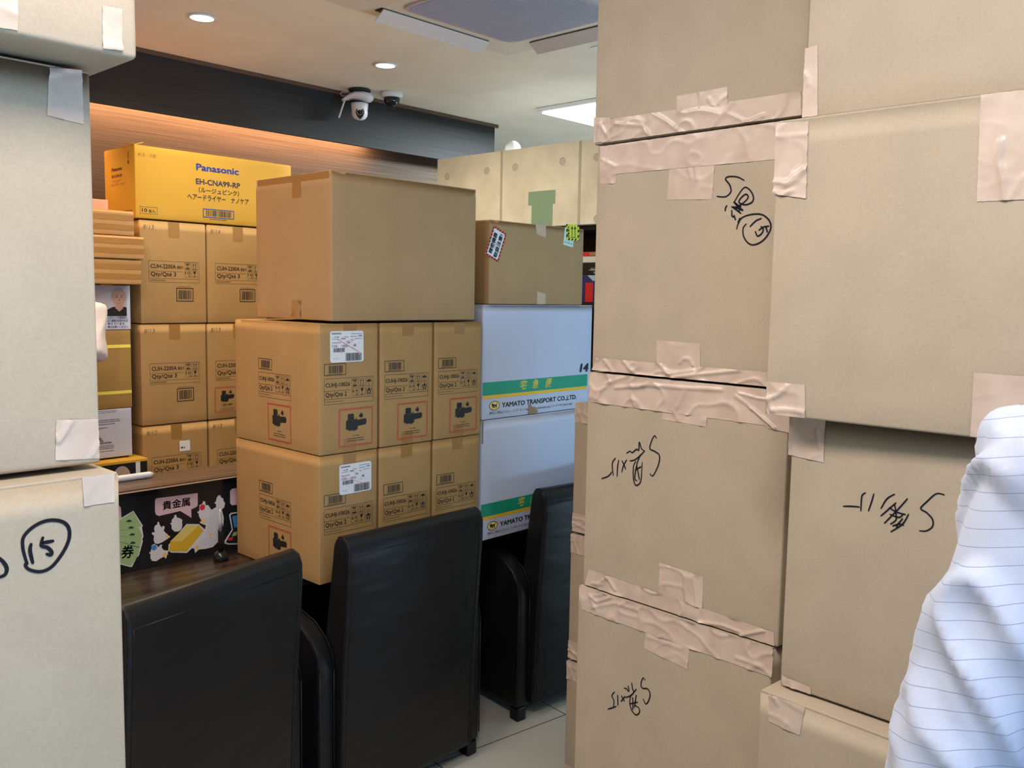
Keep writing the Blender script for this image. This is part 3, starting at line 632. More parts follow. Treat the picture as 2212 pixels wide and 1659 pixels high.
def shipping_label(b, u0, v0, u1, v1, seed, full):
    s = b.sheet('front'); s.rrect(u0, v0, u1, v1, .008, 0, .0012); w, h = u1-u0, v1-v0
    X = lambda a: u0+a*w; Y = lambda a: v0+a*h; L = .0016
    for (x, y, ww, t) in ((.05, .90, .28, .0042), (.62, .90, .34, .0016), (.85, .82, .1, .004), (.12, .80, .14, .002), (.22, .80, .03, .004), (.42, .80, .12, .002), (.6, .81, .2, .002), (.06, .74, .2, .0016), (.32, .74, .13, .0034), (.46, .66, .12, .0016), (.62, .70, .05, .003), (.5, .61, .08, .0032), (.06, .62, .26, .0022), (.74, .74, .22, .0014)):
        q = X(x); rd = random.Random(int(x*100)+seed)
        while q < X(x)+ww*w: a = .0018*rd.uniform(.6, 1.8); s.rect(q, Y(y), min(q+a, X(x+ww)), Y(y)+t, 2, L); q += a+.0009
    s.text('CUHJ-', X(.05), Y(.49), .0068, w=.17*w, m=1, lift=L); s.text('10026', X(.34), Y(.49), .0068, w=.17*w, m=1, lift=L)
    s.text('1箱', X(.68), Y(.5), .006, m=1, lift=L); s.text('2', X(.66), Y(.42), .005, m=1, lift=L)
    s.bars(X(.09), Y(.33), X(.42), Y(.46), 1, seed, L); s.bars(X(.45), Y(.04), X(.93), Y(.29), 1, seed+1, L)
    s.text('ケース', X(.09), Y(.10), .004, m=1, lift=L)
    if full: s.stroke([(X(.22), Y(.74)), (X(.5), Y(.55)), (X(.84), Y(.33)), (X(.87), Y(.22))], .0016, 3, L+.0003, smooth=False); s.stroke([(X(.8), Y(.78)), (X(.5), Y(.56)), (X(.3), Y(.28))], .0007, 3, L+.0003, smooth=False)
    else: s.stroke([(X(.05), Y(.63)), (X(.3), Y(.5)), (X(.7), Y(.30)), (X(.92), Y(.2))], .0008, 3, L+.0003, smooth=False)
    s.build('shipping_label', [WHITEP, INK, mat('grey_print', (.12, .12, .14), .5), mat('red_pen', (.75, .08, .14), .5)], b.root, 'white rounded shipping label')
CGRP = 'headset cartons piled on the counter'
hb = Box('lower front printed carton of the headset pile, its bottom corner overhanging the black chairs', (1.563+.111, 2.259+.243, .70), (.222, .486, .402), KRAFT, 0, CGRP, bulge=.003, r=.003)
headset_print(hb, 'front', -.111+.0165); headset_print(hb, 'left', .243-.336)
hb.tape('front', ((-.022, .4015), (.026, .4015), (.026, .36), (-.022, .36)), TAN_TAPE, px=False, wr=.0001, lift=.0004, cell=.01)
hb.tape('front', ((-.022, .044), (.026, .044), (.026, .001), (-.022, .001)), TAN_TAPE, px=False, wr=.0001, lift=.0003, cell=.01)
heads = [hb.root]
for i, k, lb in ((1, 0, 'lower middle printed carton of the headset pile, without a white label'), (2, 0, 'lower right printed carton of the headset pile, beside the lower white box'),
                 (0, 1, 'upper front printed carton of the headset pile, red-pen line across its white label'), (1, 1, 'upper middle printed carton of the headset pile, without a white label'), (2, 1, 'upper right printed carton of the headset pile, beside the white shipping boxes')):
    heads.append(dup(hb.root, (1.674+i*.2325+(.002 if k else 0), 2.502-(.0 if k else -.001)*i, .70+k*.4035), 0, lb, CGRP))
hb.root.name = 'printed_carton'
for h_ in heads[1:]: h_.name = 'printed_carton'
shipping_label(hb, -.111+.073, .272, -.111+.198, .3665, 3, False)
up = Box.__new__(Box); up.dim = hb.dim; up.b = hb.b; up.root = heads[3]
shipping_label(up, -.111+.038, .283, -.111+.164, .379, 3, True)
big = Box('big plain brown box sitting on top of the headset cartons', (1.611+.303, 2.259+.212, 1.5125), (.606, .424, .452), KRAFT_DIM, 0, None, bulge=.003, name='cardboard_box')
big.tape('left', ((.005, .4515), (.052, .4515), (.052, .38), (.005, .38)), TAN_TAPE, px=False, wr=.0001, lift=.0004, cell=.01)
big.tape('left', ((.0, .06), (.05, .062), (.048, .001), (.0, .001)), TAN_TAPE, px=False, folds=[(.002, (.01, .05), (.02, .01))], wr=.002, lift=.0006, cell=.004)
big.tape('left', ((-.2, .449), (.2, .449), (.2, .428), (-.2, .43)), TAN_TAPE, px=False, wr=.0001, lift=.0003, cell=.01)

# ------------------------------------------------------------------ white shipping boxes on the counter
GREEN = mat('green_band_ink', lin(22, 150, 118), .5); YEL = mat('yellow_band_ink', lin(232, 186, 40), .5); DARKP = mat('dark_print', lin(28, 30, 40), .5); CREAM = mat('cream_logo_ink', lin(235, 215, 120), .5)
def cat(s, cu, cv, sc, m, lift):
    for pts in ([(-.62, -.5), (-.5, -.52), (-.42, -.1), (-.2, -.05), (-.1, -.48), (.02, -.5), (.02, -.05), (.22, .0), (.3, -.48), (.42, -.48), (.42, -.02), (.55, -.44), (.66, -.4), (.56, .1), (.62, .25), (.85, .62), (.8, .66), (.48, .32), (.2, .26), (-.25, .3), (-.3, .6), (-.42, .45), (-.6, .48), (-.68, .62), (-.78, .35), (-.8, .12), (-.66, .02), (-.6, -.1)],):
        s.poly([(cu+a*sc, cv+b*sc) for a, b in pts], m, lift)
    s.poly([(cu+(a-.18)*sc*.62-.001, cv+(b-.42)*sc*.55) for a, b in ((-.3, -.1), (.3, -.1), (.34, .3), (.1, .32), (0, .2), (-.3, .2))], m, lift)
WG = 'white shipping boxes beside the headset cartons'
def white_box(label, z, h, torn, low):
    b = Box(label, (2.270+.315, 2.270+.20, z), (.63, .40, h), WBOARD, 0, WG, bulge=.003, name='shipping_box'); o = -.315
    s = b.sheet('front'); y0 = .089; WB = [GREEN, YEL, DARKP, CREAM, mat('gold_lettering', lin(222, 206, 84), .5), mat('torn_board', lin(150, 124, 98), .8)]
    s.rect(o+.002, y0, o+.606, y0+.048, 0); s.rect(o+.002, y0-.0125, o+.604, y0-.0005, 1)
    for k, ch in enumerate('宅急便'):
        s.text(ch, o+(.197, .266, .341)[k], y0+.0135, .026, w=.034, m=4, bold=.03, shear=.25, lift=.001)
    s.build('printed_band', WB, b.root); s = b.sheet('front'); s.text('14', o+.557, y0+.060, .032, w=.050, m=2, bold=.06, shear=.2); s.build('printed_number', WB, b.root); s = b.sheet('front')
    s.disc(o+.064, .049, .0275, .0175, 2, .0008); s.disc(o+.064, .049, .0245, .0150, 3, .0010); cat(s, o+.064, .048, .019, 2, .0013)
    s.text('YAMATO TRANSPORT CO.,LTD.', o+.104, .040, .0175, w=.435, m=2, bold=.035)
    s.text('集荷のご用命はこちらへ。インターネット http://www.kuronekoyamato.co.jp フリーダイヤル 0120-01-9625', o+.038, .018, .0085, w=.475, m=2)
    s.build('company_lettering', WB, b.root); s = b.sheet('front')
    if torn: s.poly([(o+.247, .001), (o+.249, .038), (o+.262, .040), (o+.268, .030), (o+.288, .026), (o+.290, .018), (o+.304, .014), (o+.302, .001)], 5, .0016)
    if low: s.poly([(o+.0005, h-.085), (o+.008, h-.085), (o+.009, h-.001), (o+.0005, h-.001)], 5, .0012)
    s.build('torn_patch', WB, b.root, 'torn brown patch'); return b
white_box('lower white shipping box with a green band, partly behind the rightmost black chair', .70, .447, False, True)
white_box('upper white shipping box with the number 14 above its green band', 1.1485, .418, True, False)
b = Box('brown box with red-bordered caution tag and lime arrow tag, on the white shipping box', (2.290+.266, 2.262+.17, 1.5675), (.532, .34, .300), KRAFT_DIM, 0, None, bulge=.003)
b.tape('front', ((-.024, .299), (.036, .299), (.033, .252), (-.020, .264)), px=False, m=noisy('clear_packing_tape', lin(186, 160, 134), lin(192, 166, 140), 20, rough=.2), wr=.0004, lift=.0004)
b.tape('front', ((-.010, .050), (.040, .040), (.043, .001), (-.008, .001)), px=False, m=_M['clear_packing_tape'], wr=.0004, lift=.0004)
o = -.266
s = b.sheet('front'); A0 = Vector((o-.0135+.012, .262)); 
# caution tag: rotated rectangle
def rot_sheet(b, cu, cv, ang, face='front', lift0=.001):
    P = b.P(face); c, n = math.cos(ang), math.sin(ang)
    return Sheet(lambda u, v, l: P(cu+u*c-v*n, cv+u*n+v*c, l+lift0))
s = rot_sheet(b, o+.030, .215, math.radians(-22)); w2, h2 = .036, .056
s.rect(-w2, -h2, w2, h2, 0, .0002)
k = 0
def stripes(u0, v0, u1, v1, horiz, ms, p=.0065):
    n = int(((u1-u0) if horiz else (v1-v0))/p); st = ((u1-u0) if horiz else (v1-v0))/n
    for i in range(n):
        a = i*st; m_ = ms[i % 2]
        if horiz: s.poly([(u0+a, v0), (u0+a+st, v0), (min(u1, u0+a+st*1.5), v1), (min(u1, u0+a+st*.5), v1)], m_, .0005)
        else: s.poly([(u0, v0+a), (u1, min(v1, v0+a+st*.5)), (u1, min(v1, v0+a+st*1.5)), (u0, v0+a+st)], m_, .0005)
stripes(-w2, h2-.007, w2, h2, True, (1, 2)); stripes(-w2, -h2, w2, -h2+.007, True, (1, 2)); stripes(-w2, -h2, -w2+.007, h2, False, (1, 2)); stripes(w2-.007, -h2, w2, h2, False, (1, 2))
s.text('精密機器', -.008, -.042, .0135, w=.078, m=2, bold=.05, rot=PI/2-.0, lift=.0006); s.text('につき', .002, -.014, .005, m=2, rot=PI/2, lift=.0006, bold=.02); s.text('取扱注意!', .020, -.046, .0135, w=.088, m=2, bold=.05, rot=PI/2, lift=.0006)
s.build('caution_tag', [WHITEP, mat('orange_red_print', lin(235, 66, 30), .4), INK], b.root, 'white caution tag with red and black border')
s = rot_sheet(b, o+.437, .262, math.radians(-8)); s.rect(-.030, -.034, .030, .034, 0, .0001); s.text('01-04-18', -.024, -.026, .009, m=1, lift=.0003)
s.build('pale_tag', [mat('pale_blue_paper', lin(190, 220, 216), .5), INK], b.root)
s = rot_sheet(b, o+.459, .2935-.012, math.radians(1), lift0=.0016); LIME = mat('lime_tag_paper', lin(205, 214, 52), .45)
s.rect(-.040, -.031, .040, .031, 0, .0001); stripes(-.040, -.031, .040, -.022, True, (0, 1), .010); stripes(.030, -.031, .040, .031, False, (0, 1), .010); stripes(-.040, -.031, -.031, .031, False, (0, 1), .010)
for x in (-.004, .014): s.rect(x-.0018, -.014, x+.0018, .018, 1, .0006); s.poly([(x-.007, .014), (x+.007, .014), (x, .027)], 1, .0006)
s.rect(-.012, -.019, .022, -.0165, 1, .0006)
for k, ch in enumerate('天地無用'): s.text(ch, -.026, .014-k*.0115, .008, m=1, bold=.03, anchor='c', lift=.0006)
s.build('arrow_tag', [LIME, INK], b.root, 'lime tag with two black arrows')

# ------------------------------------------------------------------ goods behind the counter
bd = thing('back_worktop', 'black worktop behind the counter carrying the stacked cartons', 'worktop', (1.2, 3.6, 0))
sub('top', bx(-.6, 3.1, 3.44, 3.98, .60, .64, .002), BLACKM, bd); sub('support', bx(-.6, 3.1, 3.5, 3.53, 0, .6), BLACKM, bd)
CG = 'console cartons in two columns against the back wall'
def console(label, x, k, variant):
    b = Box(label, (x+.139, 3.5+.19, .642+k*.4105), (.278, .38, .408), KRAFT, 0, CG, bulge=.003, name='printed_carton'); o = -.139
    s = b.sheet('front'); u = o+.034; y = .0
    top = .250
    if k == 0: y = .03
    s.frame(u, .165+y, u+.213, .250+y, .0009); s.rect(u, .209+y, u+.143, .2099+y); s.rect(u, .180+y, u+.213, .1809+y)
    s.text('CUH-2200A', u+.008, .221+y, .0165, w=.104, bold=.012); s.text('B01', u+.118, .221+y, .012, w=.024, bold=.01); s.text('Qty/Qté 3', u+.008, .190+y, .0165, w=.104, bold=.012)
    small_print(s, u+.006, .174+y, .07, 2, .0014, seed=2)
    care_icons(s, u+.149, .2465+y, .0265, .0275, .004, 'console', '10')
    s.build('printed_label', [INK], b.root); s = b.sheet('front')
    s.text({0: '8/12', 1: '8/13', 2: '8/13'}[k] if x < 1.8 else {0: '8/13', 1: '8/13', 2: '8/14'}[k], o+.014, .372, .018, m=0, lift=.0005, shear=.2)
    s.build('pencilled_date', [PENCIL], b.root)
    s = b.sheet('front')
    if variant == 'bar': s.frame(u+.112, .089, u+.186, .144, .0030); s.bars(u+.122, .098, u+.176, .135, seed=9); small_print(s, u+.116, .148, .06, t=.0018, seed=1); s.build('barcode', INK, b.root)
    elif variant == 'battery':
        hazard(s, u-.006, .028, u+.110, .138, .005, 1, .0075); battery_art(s, u+.022, .072, .062, .05); s.text('UN 3481', u+.052, .056, .009, anchor='c', bold=.01)
        small_print(s, u+.018, .044, .07, 1, .0015, seed=3); small_print(s, u+.018, .037, .07, 1, .0015, seed=4); s.build('battery_warning', [INK, RED], b.root)
    else:
        s.rect(u+.118, .292, u+.164, .336, 0, .001)
        for v in (.316, .304): small_print(s, u+.124, v, .036, 1, .006, 1, seed=int(v*1000))
        for V_ in range(len(s.V)): s.V[V_] = (s.V[V_][0], s.V[V_][1], s.V[V_][2]+(.0006 if V_ > 3 else 0))
        s.build('white_sticker', [WHITEP, INK], b.root)
    b.tape('front', ((-.021, .4075), (.026, .4075), (.026, .345), (-.021, .345)), TAN_TAPE, px=False, wr=.0001, lift=.0003, cell=.01); return b
console('console carton left in the top row, directly under the left half of the yellow box', 1.588, 2, 'bar'); console('console carton right in the top row, directly under the middle of the yellow box', 1.873, 2, 'bar')
console('console carton left in the middle row with only a barcode below its label', 1.583, 1, 'bar'); console('console carton in the middle row with a red battery warning', 1.868, 1, 'battery')
console('console carton low on the left with a small white sticker, behind the wooden ledge', 1.583, 0, 'sticker'); console('console carton low on the right, behind the wooden ledge, cut off by the headset cartons', 1.870, 0, 'none')

yb = Box('long yellow carton with blue maker name, on top of the console cartons', (1.576+.352, 3.5+.14, 1.8755), (.704, .28, .281), YBOARD, 0, None, bulge=.004, r=.004, flaps=False, name='yellow_carton'); o = -.352
s = yb.sheet('front')
s.text('Panasonic', o+.2545, .212, .0265, w=.189, m=0, bold=.035); s.build('maker_name', [BLUE], yb.root); s = yb.sheet('front'); s.text('EH-CNA99-RP', o+.251, .1565, .0215, w=.198, m=1, bold=.025)
s.text('（ルージュピンク）', o+.262, .1245, .0165, w=.182, m=1, bold=.012); s.text('ヘアードライヤー　ナノケア', o+.213, .0925, .0195, w=.277, m=1, bold=.012)
YB = [BLUE, mat('dark_blue_print', lin(50, 44, 70), .5), PENCIL]; s.build('printed_lettering', YB, yb.root); s = yb.sheet('front')
s.frame(o+.280, .0235, o+.421, .0595, .0034, 0); s.bars(o+.294, .030, o+.408, .0535, 1, 5); small_print(s, o+.31, .0165, .085, 1, .003, 1, 6)
s.build('barcode', YB, yb.root); s = yb.sheet('front')
s.frame(o+.0165, .0195, o+.0865, .0465, .0011, 1); s.text('10', o+.025, .0265, .0135, w=.020, m=1, bold=.015); s.text('台入', o+.052, .0265, .010, w=.026, m=1, bold=.02)
s.build('quantity_mark', YB, yb.root); s = yb.sheet('front')
s.text('8/12　10台', o+.013, .240, .012, w=.072, m=2, shear=.2, lift=.0005)
s.build('pencilled_date', YB, yb.root)
s = yb.sheet('left'); q = .14
s.text('Panasonic', q-.201, .193, .0135, w=.096, m=0, bold=.05); s.text('EH-CNA99-RP', q-.203, .166, .0115, w=.098, m=0, bold=.02); s.text('（ルージュピンク）', q-.195, .149, .008, w=.08, m=0); s.text('ヘアードライヤー　ナノケア', q-.215, .133, .009, w=.13, m=0)
s.build('printed_lettering', [mat('brownish_print', lin(96, 52, 30), .6)], yb.root); s = yb.sheet('left')
s.rect(q-.058, .212, q-.046, .226, 0); s.text('0000', q-.047, .232, .010, m=0, rot=PI/2); s.build('printed_mark', [_M['brownish_print']], yb.root); s = yb.sheet('left')
small_print(s, q-.095, .03, .07, 2, .003, 0, 3); small_print(s, q-.27, .04, .03, 2, .003, 0, 4)
s.build('small_print', [_M['brownish_print']], yb.root)
w, d, h = yb.dim; bm = bmesh.new()            # raised end flaps of the opened carton
def slab(bm, p, t=.003):
    a, b_, c = Vector(p[0]), Vector(p[1]), Vector(p[2]); n = (b_-a).cross(c-a).normalized()*t
    vs = [bm.verts.new(Vector(q)) for q in p]+[bm.verts.new(Vector(q)+n) for q in p]; k = len(p)
    bm.faces.new(vs[:k][::-1]); bm.faces.new(vs[k:])
    for i in range(k): bm.faces.new((vs[i], vs[(i+1) % k], vs[k+(i+1) % k], vs[k+i]))
    return bm
mesh_obj('end_flap', slab(bmesh.new(), [(-w/2+.001, d/2-.01, h-.001), (-w/2+.001, -d/2+.02, h-.001), (-w/2+.05, -d/2+.03, h+.016), (-w/2+.05, d/2-.02, h+.010)]), YBOARD, yb.root)
mesh_obj('side_flap', slab(bmesh.new(), [(-w/2, -d/2+.001, h-.002), (w/2-.09, -d/2+.001, h-.002), (w/2-.09, -d/2+.12, h+.004), (-w/2-.004, -d/2+.10, h+.014)], .003), YBOARD, yb.root)

TG = 'thin taped cartons stacked left of the console cartons'
for k, (z, hh, xr, yy) in enumerate(((1.616, .094, hit(306, 600, 'y', 3.40).x, 3.40), (1.7115, .086, hit(310, 540, 'y', 3.40).x, 3.395), (1.799, .092, hit(290, 490, 'y', 3.40).x, 3.402))):
    lb = ('bottom thin kraft carton of the three with double tape bands, above the portrait carton', 'middle thin kraft carton of the three with double tape bands', 'top thin kraft carton of the three with double tape bands, left of the yellow box')[k]
    b = Box(lb, (xr-.19, yy+.19, z), (.38, .38, hh), OBOARD, 0, TG, bulge=.001, r=.003, name='thin_carton')
    for v in (.020, .056): b.tape('front', ((-.189, v+.020), (.189, v+.020), (.189, v), (-.189, v)), TAN_TAPE, px=False, wr=.0002, lift=.0005, cell=.012, seed=k+60)
b = Box('small pinkish carton on the top thin carton, beside the yellow box', (1.34, 3.60, 1.893), (.26, .2, .042), card('pink_board', (189, 146, 122)), 0, None, bulge=0, r=.002, name='small_carton', flaps=False)
s = b.sheet('front'); s.rect(-.09, .006, -.02, .012); s.build('printed_mark', INK, b.root)

# column of appliance cartons
VG = 'appliance cartons left of the console cartons'
GREY = mat('portrait_background', lin(196, 186, 190), .5)
b = Box('appliance carton with a portrait of a grey-haired man, under the thin cartons', (1.546-.15, 3.5+.19, 1.441), (.30, .38, .171), WBOARD, 0, VG, bulge=0, r=.002, name='appliance_carton', flaps=False)
X = lambda x: x-.146-.004+1.25-(1.546-.15)+.146+.004   # absolute panel x -> local
def L(x, z, z0=1.441): return (1.25+x-(1.546-.15), z-z0)
s = b.sheet('front')
s.poly([L(.0, 1.493), L(.281, 1.493), L(.281, 1.611), L(.0, 1.611)], 0)
cx, cz = L(.252, 1.563)
s.poly([(cx-.062, .0525), (cx-.05, .075), (cx-.024, .088), (cx+.024, .088), (cx+.029, .084), (cx+.029, .0525)], 1, .0008)     # shirt
s.poly([(cx-.013, .098), (cx+.013, .098), (cx+.015, .082), (cx, .070), (cx-.015, .083)], 2, .0010)                               # neck
s.disc(cx-.001, cz+.006, .0275, .034, 3, .0011); s.disc(cx, cz-.004, .0225, .031, 2, .0013)                                      # hair, face
s.disc(cx-.0238, cz-.002, .003, .006, 2, .0012, 10); s.disc(cx+.0238, cz-.002, .003, .006, 2, .0012, 10)
s.poly([(cx-.022, cz+.012), (cx-.012, cz+.026), (cx+.012, cz+.026), (cx+.022, cz+.012), (cx+.026, cz+.020), (cx+.012, cz+.037), (cx-.012, cz+.038), (cx-.026, cz+.020)], 3, .0015)
for g in (-1, 1): s.disc(cx+g*.009, cz+.003, .0032, .0018, 4, .0016, 10); s.stroke([(cx+g*.005, cz+.0085), (cx+g*.010, cz+.0105), (cx+g*.0145, cz+.008)], .0014, 4, .0016)
s.poly([(cx-.003, cz-.011), (cx+.004, cz-.011), (cx+.001, cz+.002)], 5, .0016); s.stroke([(cx-.009, cz-.017), (cx, cz-.0205), (cx+.009, cz-.017)], .0017, 5, .0017)
s.poly([(cx-.085, .055), (cx-.072, .055), (cx-.066, .080), (cx-.060, .092), (cx-.070, .100), (cx-.082, .094), (cx-.090, .085)], 4, .0012)
for k, t in enumerate(('このマシンを家庭用と', 'より清潔な空気の生活', '考えています。', '毎日お使いください')): s.text(t, L(.206, 0)[0], .0425-k*.0118, .0072, m=4, lift=.0008, w=.07 if k == 2 else .078, bold=.01)
s.build('printed_portrait', [GREY, INK, mat('portrait_skin', lin(196, 152, 132), .5), mat('portrait_hair', lin(168, 160, 158), .5), mat('portrait_dark', lin(58, 48, 50), .5), mat('portrait_shade', lin(158, 108, 92), .5)], b.root, 'printed portrait of a grey-haired man in a black shirt')
b = Box('brown carton with two pale yellow stripes, below the portrait carton', (1.544-.15, 3.5+.19, 1.134), (.30, .38, .305), card('olive_board', (158, 126, 72)), 0, VG, bulge=.002, r=.002, name='appliance_carton', flaps=False)
for v in (.056, .236): s = b.sheet('front'); s.rect(-.149, v, .149, v+.0125, 0); s.build('printed_stripe', mat('pale_yellow_print', lin(234, 222, 96), .45), b.root)
b = Box('white carton with small black print, below the yellow-striped carton', (1.540-.15, 3.5+.19, .942), (.30, .38, .190), WBOARD, 0, VG, bulge=.001, r=.002, name='appliance_carton', flaps=False)
s = b.sheet('front'); Q = lambda x, z: (1.25+x-1.39, z-.942)
for z in (1.126, 1.120): small_print(s, *Q(.1, z), .14, 1, .0018, seed=int(z*1000))
for z, w_ in ((1.090, .17), (1.083, .17), (1.074, .16), (1.060, .12)): small_print(s, Q(.08, z)[0], Q(0, z)[1], w_, 1, .0026, seed=int(z*1000))
s.build('small_print', [INK], b.root); s = b.sheet('front')
for k, t in enumerate(('THE', 'JAMES', 'DYSON', 'FOUNDATION')): s.text(t, Q(.146, 0)[0], Q(0, 1.0245-k*.0085)[1], .0066, bold=.03)
s.build('logo_lettering', [INK], b.root); s = b.sheet('front')
for z in (.990, .984, .978, .968): small_print(s, Q(.146, z)[0], Q(0, z)[1], .08, 1, .0022, seed=int(z*1000))
s.build('printed_lettering', [INK], b.root)
b = Box('flat yellow-topped carton at the foot of the appliance cartons, behind the plastic bar', (1.575-.19, 3.44+.19, .645), (.38, .38, .290), YBOARD, 0, VG, bulge=0, r=.003, name='appliance_carton', flaps=False)
s = b.sheet('front'); s.rect(-.186, .19, .186, .279, 0); s.disc(.085, .225, .034, .045, 1, .0009); s.disc(.085, .212, .026, .040, 2, .0011)
for g in (-1, 1): s.frame(.085+g*.013-.010, .222, .085+g*.013+.010, .236, .0014, 0, .0014)
s.rect(.14, .19, .158, .279, 3, .0009); s.build('printed_portrait', [BLACKM, _M['portrait_hair'], _M['portrait_skin'], WHITEP], b.root)

# ------------------------------------------------------------------ black leather tub chairs
def chair(label, loc, rz):
    c = thing('leather_chair', label, 'chair', loc, rz, 'black leather chairs pushed under the counter')
    W = .275
    back = [(.012, .06), (-.004, .45), (-.030, .80), (-.030, .862), (-.018, .888), (.004, .897), (.030, .890), (.046, .865), (.052, .82), (.085, .60), (.125, .43), (.14, .30), (.14, .06)]
    bm = extrude_x(back, -W, W, .012, 4)
    mesh_obj('backrest', bm, LEATHER, c)
    # seams round the rear edges and across the top roll
    bm = bmesh.new()
    for s in (-1, 1):
        tube([(s*(W-.0045), y, z) for y, z in [(.0135, .07), (-.0015, .45), (-.0275, .80), (-.0275, .858), (-.017, .884), (.003, .894), (.022, .890)]], .0026, bm, 8)
        tube([(s*(W-.016), y, z) for y, z in [(.0115, .07), (-.0045, .45), (-.0302, .80), (-.0302, .842)]], .0013, bm, 6)
    tube([(-W+.016, -.0302, .842), (0, -.0304, .842), (W-.016, -.0302, .842)], .0013, bm, 6)
    mesh_obj('piping', bm, LEATHER, c, True)
    bm = extrude_x([(.13, .24), (.13, .40), (.15, .43), (.58, .435), (.605, .42), (.61, .26), (.60, .24)], -W+.002, W-.002, .018, 4)
    mesh_obj('seat', bm, LEATHER, c)
    mesh_obj('seat_frame', bx(-W+.01, W-.01, .13, .60, .10, .238, .006), LEATHER, c)
    arm = [(.035, .055), (.035, .49), (.045, .535), (.075, .575), (.13, .610), (.22, .632), (.36, .640), (.50, .636), (.56, .62), (.585, .59), (.592, .54), (.592, .055)]
    for s in (-1, 1):
        a, e = (W+.002, W+.058) if s > 0 else (-W-.058, -W-.002)
        ar = mesh_obj('armrest', extrude_x(arm, a, e, .010, 4), LEATHER, c)
        bm = bmesh.new(); off = .0015
        for x in (a+.003, e-.003): tube([(x, y-off*1.2, z+off*.6) for y, z in arm[1:9]], .0018, bm, 6); tube([(x, .0335, .08), (x, .0335, .49)], .0022, bm, 6)
        mesh_obj('piping', bm, LEATHER, ar, True)
        for y in (.062, .55): mesh_obj('leg', bx(-.022, .022, -.024, .024, 0, .054, .006), mat('dark_steel', (.05, .05, .06), .3, 1), c, loc=((a+e)/2, y, 0))
    return c
chair('leftmost black leather chair, its wide back right beside the left pillar', (1.089, 2.017, 0), math.radians(12.5))
c2 = chair('black leather chair in the centre, its broad back under the headset cartons', (1.796, 2.085, 0), 0)
dup(c2, (2.708, 2.098, 0), math.radians(-7), 'rightmost black leather chair, partly hidden by stacked boxes, before the white shipping boxes')

# ------------------------------------------------------------------ shelf unit with concrete-look header
cb = thing('display_shelf', 'dark shelf unit with a cream concrete-look header board', 'shelf', (3.42, 2.7, 0))
def conc():
    m, nt, b = nodes('concrete_print'); N = nt.nodes.new; Lk = nt.links.new
    tc = N('ShaderNodeTexCoord'); n = N('ShaderNodeTexNoise'); n.inputs['Scale'].default_value = 7; n.inputs['Detail'].default_value = 8; Lk(tc.outputs['Object'], n.inputs['Vector'])
    r = N('ShaderNodeValToRGB'); r.color_ramp.elements[0].position = .3; r.color_ramp.elements[1].position = .7
    r.color_ramp.elements[0].color = (*lin(206, 200, 184), 1); r.color_ramp.elements[1].color = (*lin(228, 223, 208), 1); Lk(n.outputs['Fac'], r.inputs[0])
    v = N('ShaderNodeTexVoronoi'); v.inputs['Scale'].default_value = 38; Lk(tc.outputs['Object'], v.inputs['Vector'])
    th = N('ShaderNodeMath'); th.operation = 'LESS_THAN'; th.inputs[1].default_value = .075; Lk(v.outputs['Distance'], th.inputs[0])
    mx = N('ShaderNodeMix'); mx.data_type = 'RGBA'; Lk(th.outputs[0], mx.inputs[0]); Lk(r.outputs[0], mx.inputs[6]); mx.inputs[7].default_value = (*lin(180, 172, 156), 1)
    Lk(mx.outputs[2], b.inputs['Base Color']); b.inputs['Roughness'].default_value = .7
    return m
sub('header_board', bx(3.22, 3.26, 1.9, 3.576, 1.926, 2.303, .002), conc(), cb)
sub('cabinet_side', bx(3.262, 3.62, 3.54, 3.576, 0, 2.26, .002), BLACKM, cb)
sub('cabinet_top', bx(3.262, 3.62, 1.9, 3.539, 2.24, 2.26), BLACKM, cb)
sub('cabinet_back', bx(3.60, 3.62, 1.9, 3.539, 0, 2.239), BLACKM, cb)
sub('shelf_board', bx(3.262, 3.599, 1.9, 3.539, 1.55, 1.572), BLACKM, cb)
sub('shelf_board', bx(3.262, 3.599, 1.9, 3.539, 1.905, 1.925), BLACKM, cb)
sub('cabinet_base', bx(3.262, 3.599, 1.9, 3.539, 0, 1.0), BLACKM, cb)
s = Sheet(lambda u, v, l: (3.22-l-cb.location.x, u-cb.location.y, v))
for y in (3.107, 2.614, 2.12): s = Sheet(lambda u, v, l: (3.22-l-cb.location.x, u-cb.location.y, v)); s.rect(y-.007, 1.927, y+.007, 2.302, 0, .0008); s.build('board_joint', [mat('joint_print', lin(176, 170, 158), .7)], cb)
for y, z in ((3.499, 2.21), (3.208, 2.215), (3.016, 2.217), (2.718, 2.22), (2.519, 2.219), (3.499, 1.95), (3.208, 1.95), (2.51, 1.948)):
    s = Sheet(lambda u, v, l: (3.22-l-cb.location.x, u-cb.location.y, v)); s.disc(y, z, .0175, m=0); s.disc(y-.0015, z-.0015, .0145, m=1, lift=.0012)
    s.build('plug_hole', [mat('plug_shadow_print', lin(168, 162, 150), .7), mat('plug_print', lin(190, 185, 172), .7)], cb)
s = Sheet(lambda u, v, l: (3.22-l-cb.location.x, u-cb.location.y, v)); s.rect(2.757, 2.030, 2.925, 2.093, 0, .0014); s.rect(2.772, 1.928, 2.903, 2.030, 0, .0014)
s.build('green_panel', [mat('muted_green_print', lin(128, 158, 134), .6)], cb, 'plain muted green stepped panel')
def gbox(label, y0, y1, z0, z1, m, name='game_box', x0=3.29):
    return tag(mesh_obj(name, bx(x0, 3.55, y0, y1, z0, z1, .0015), m), label, 'box', 'boxes on the dark shelf')
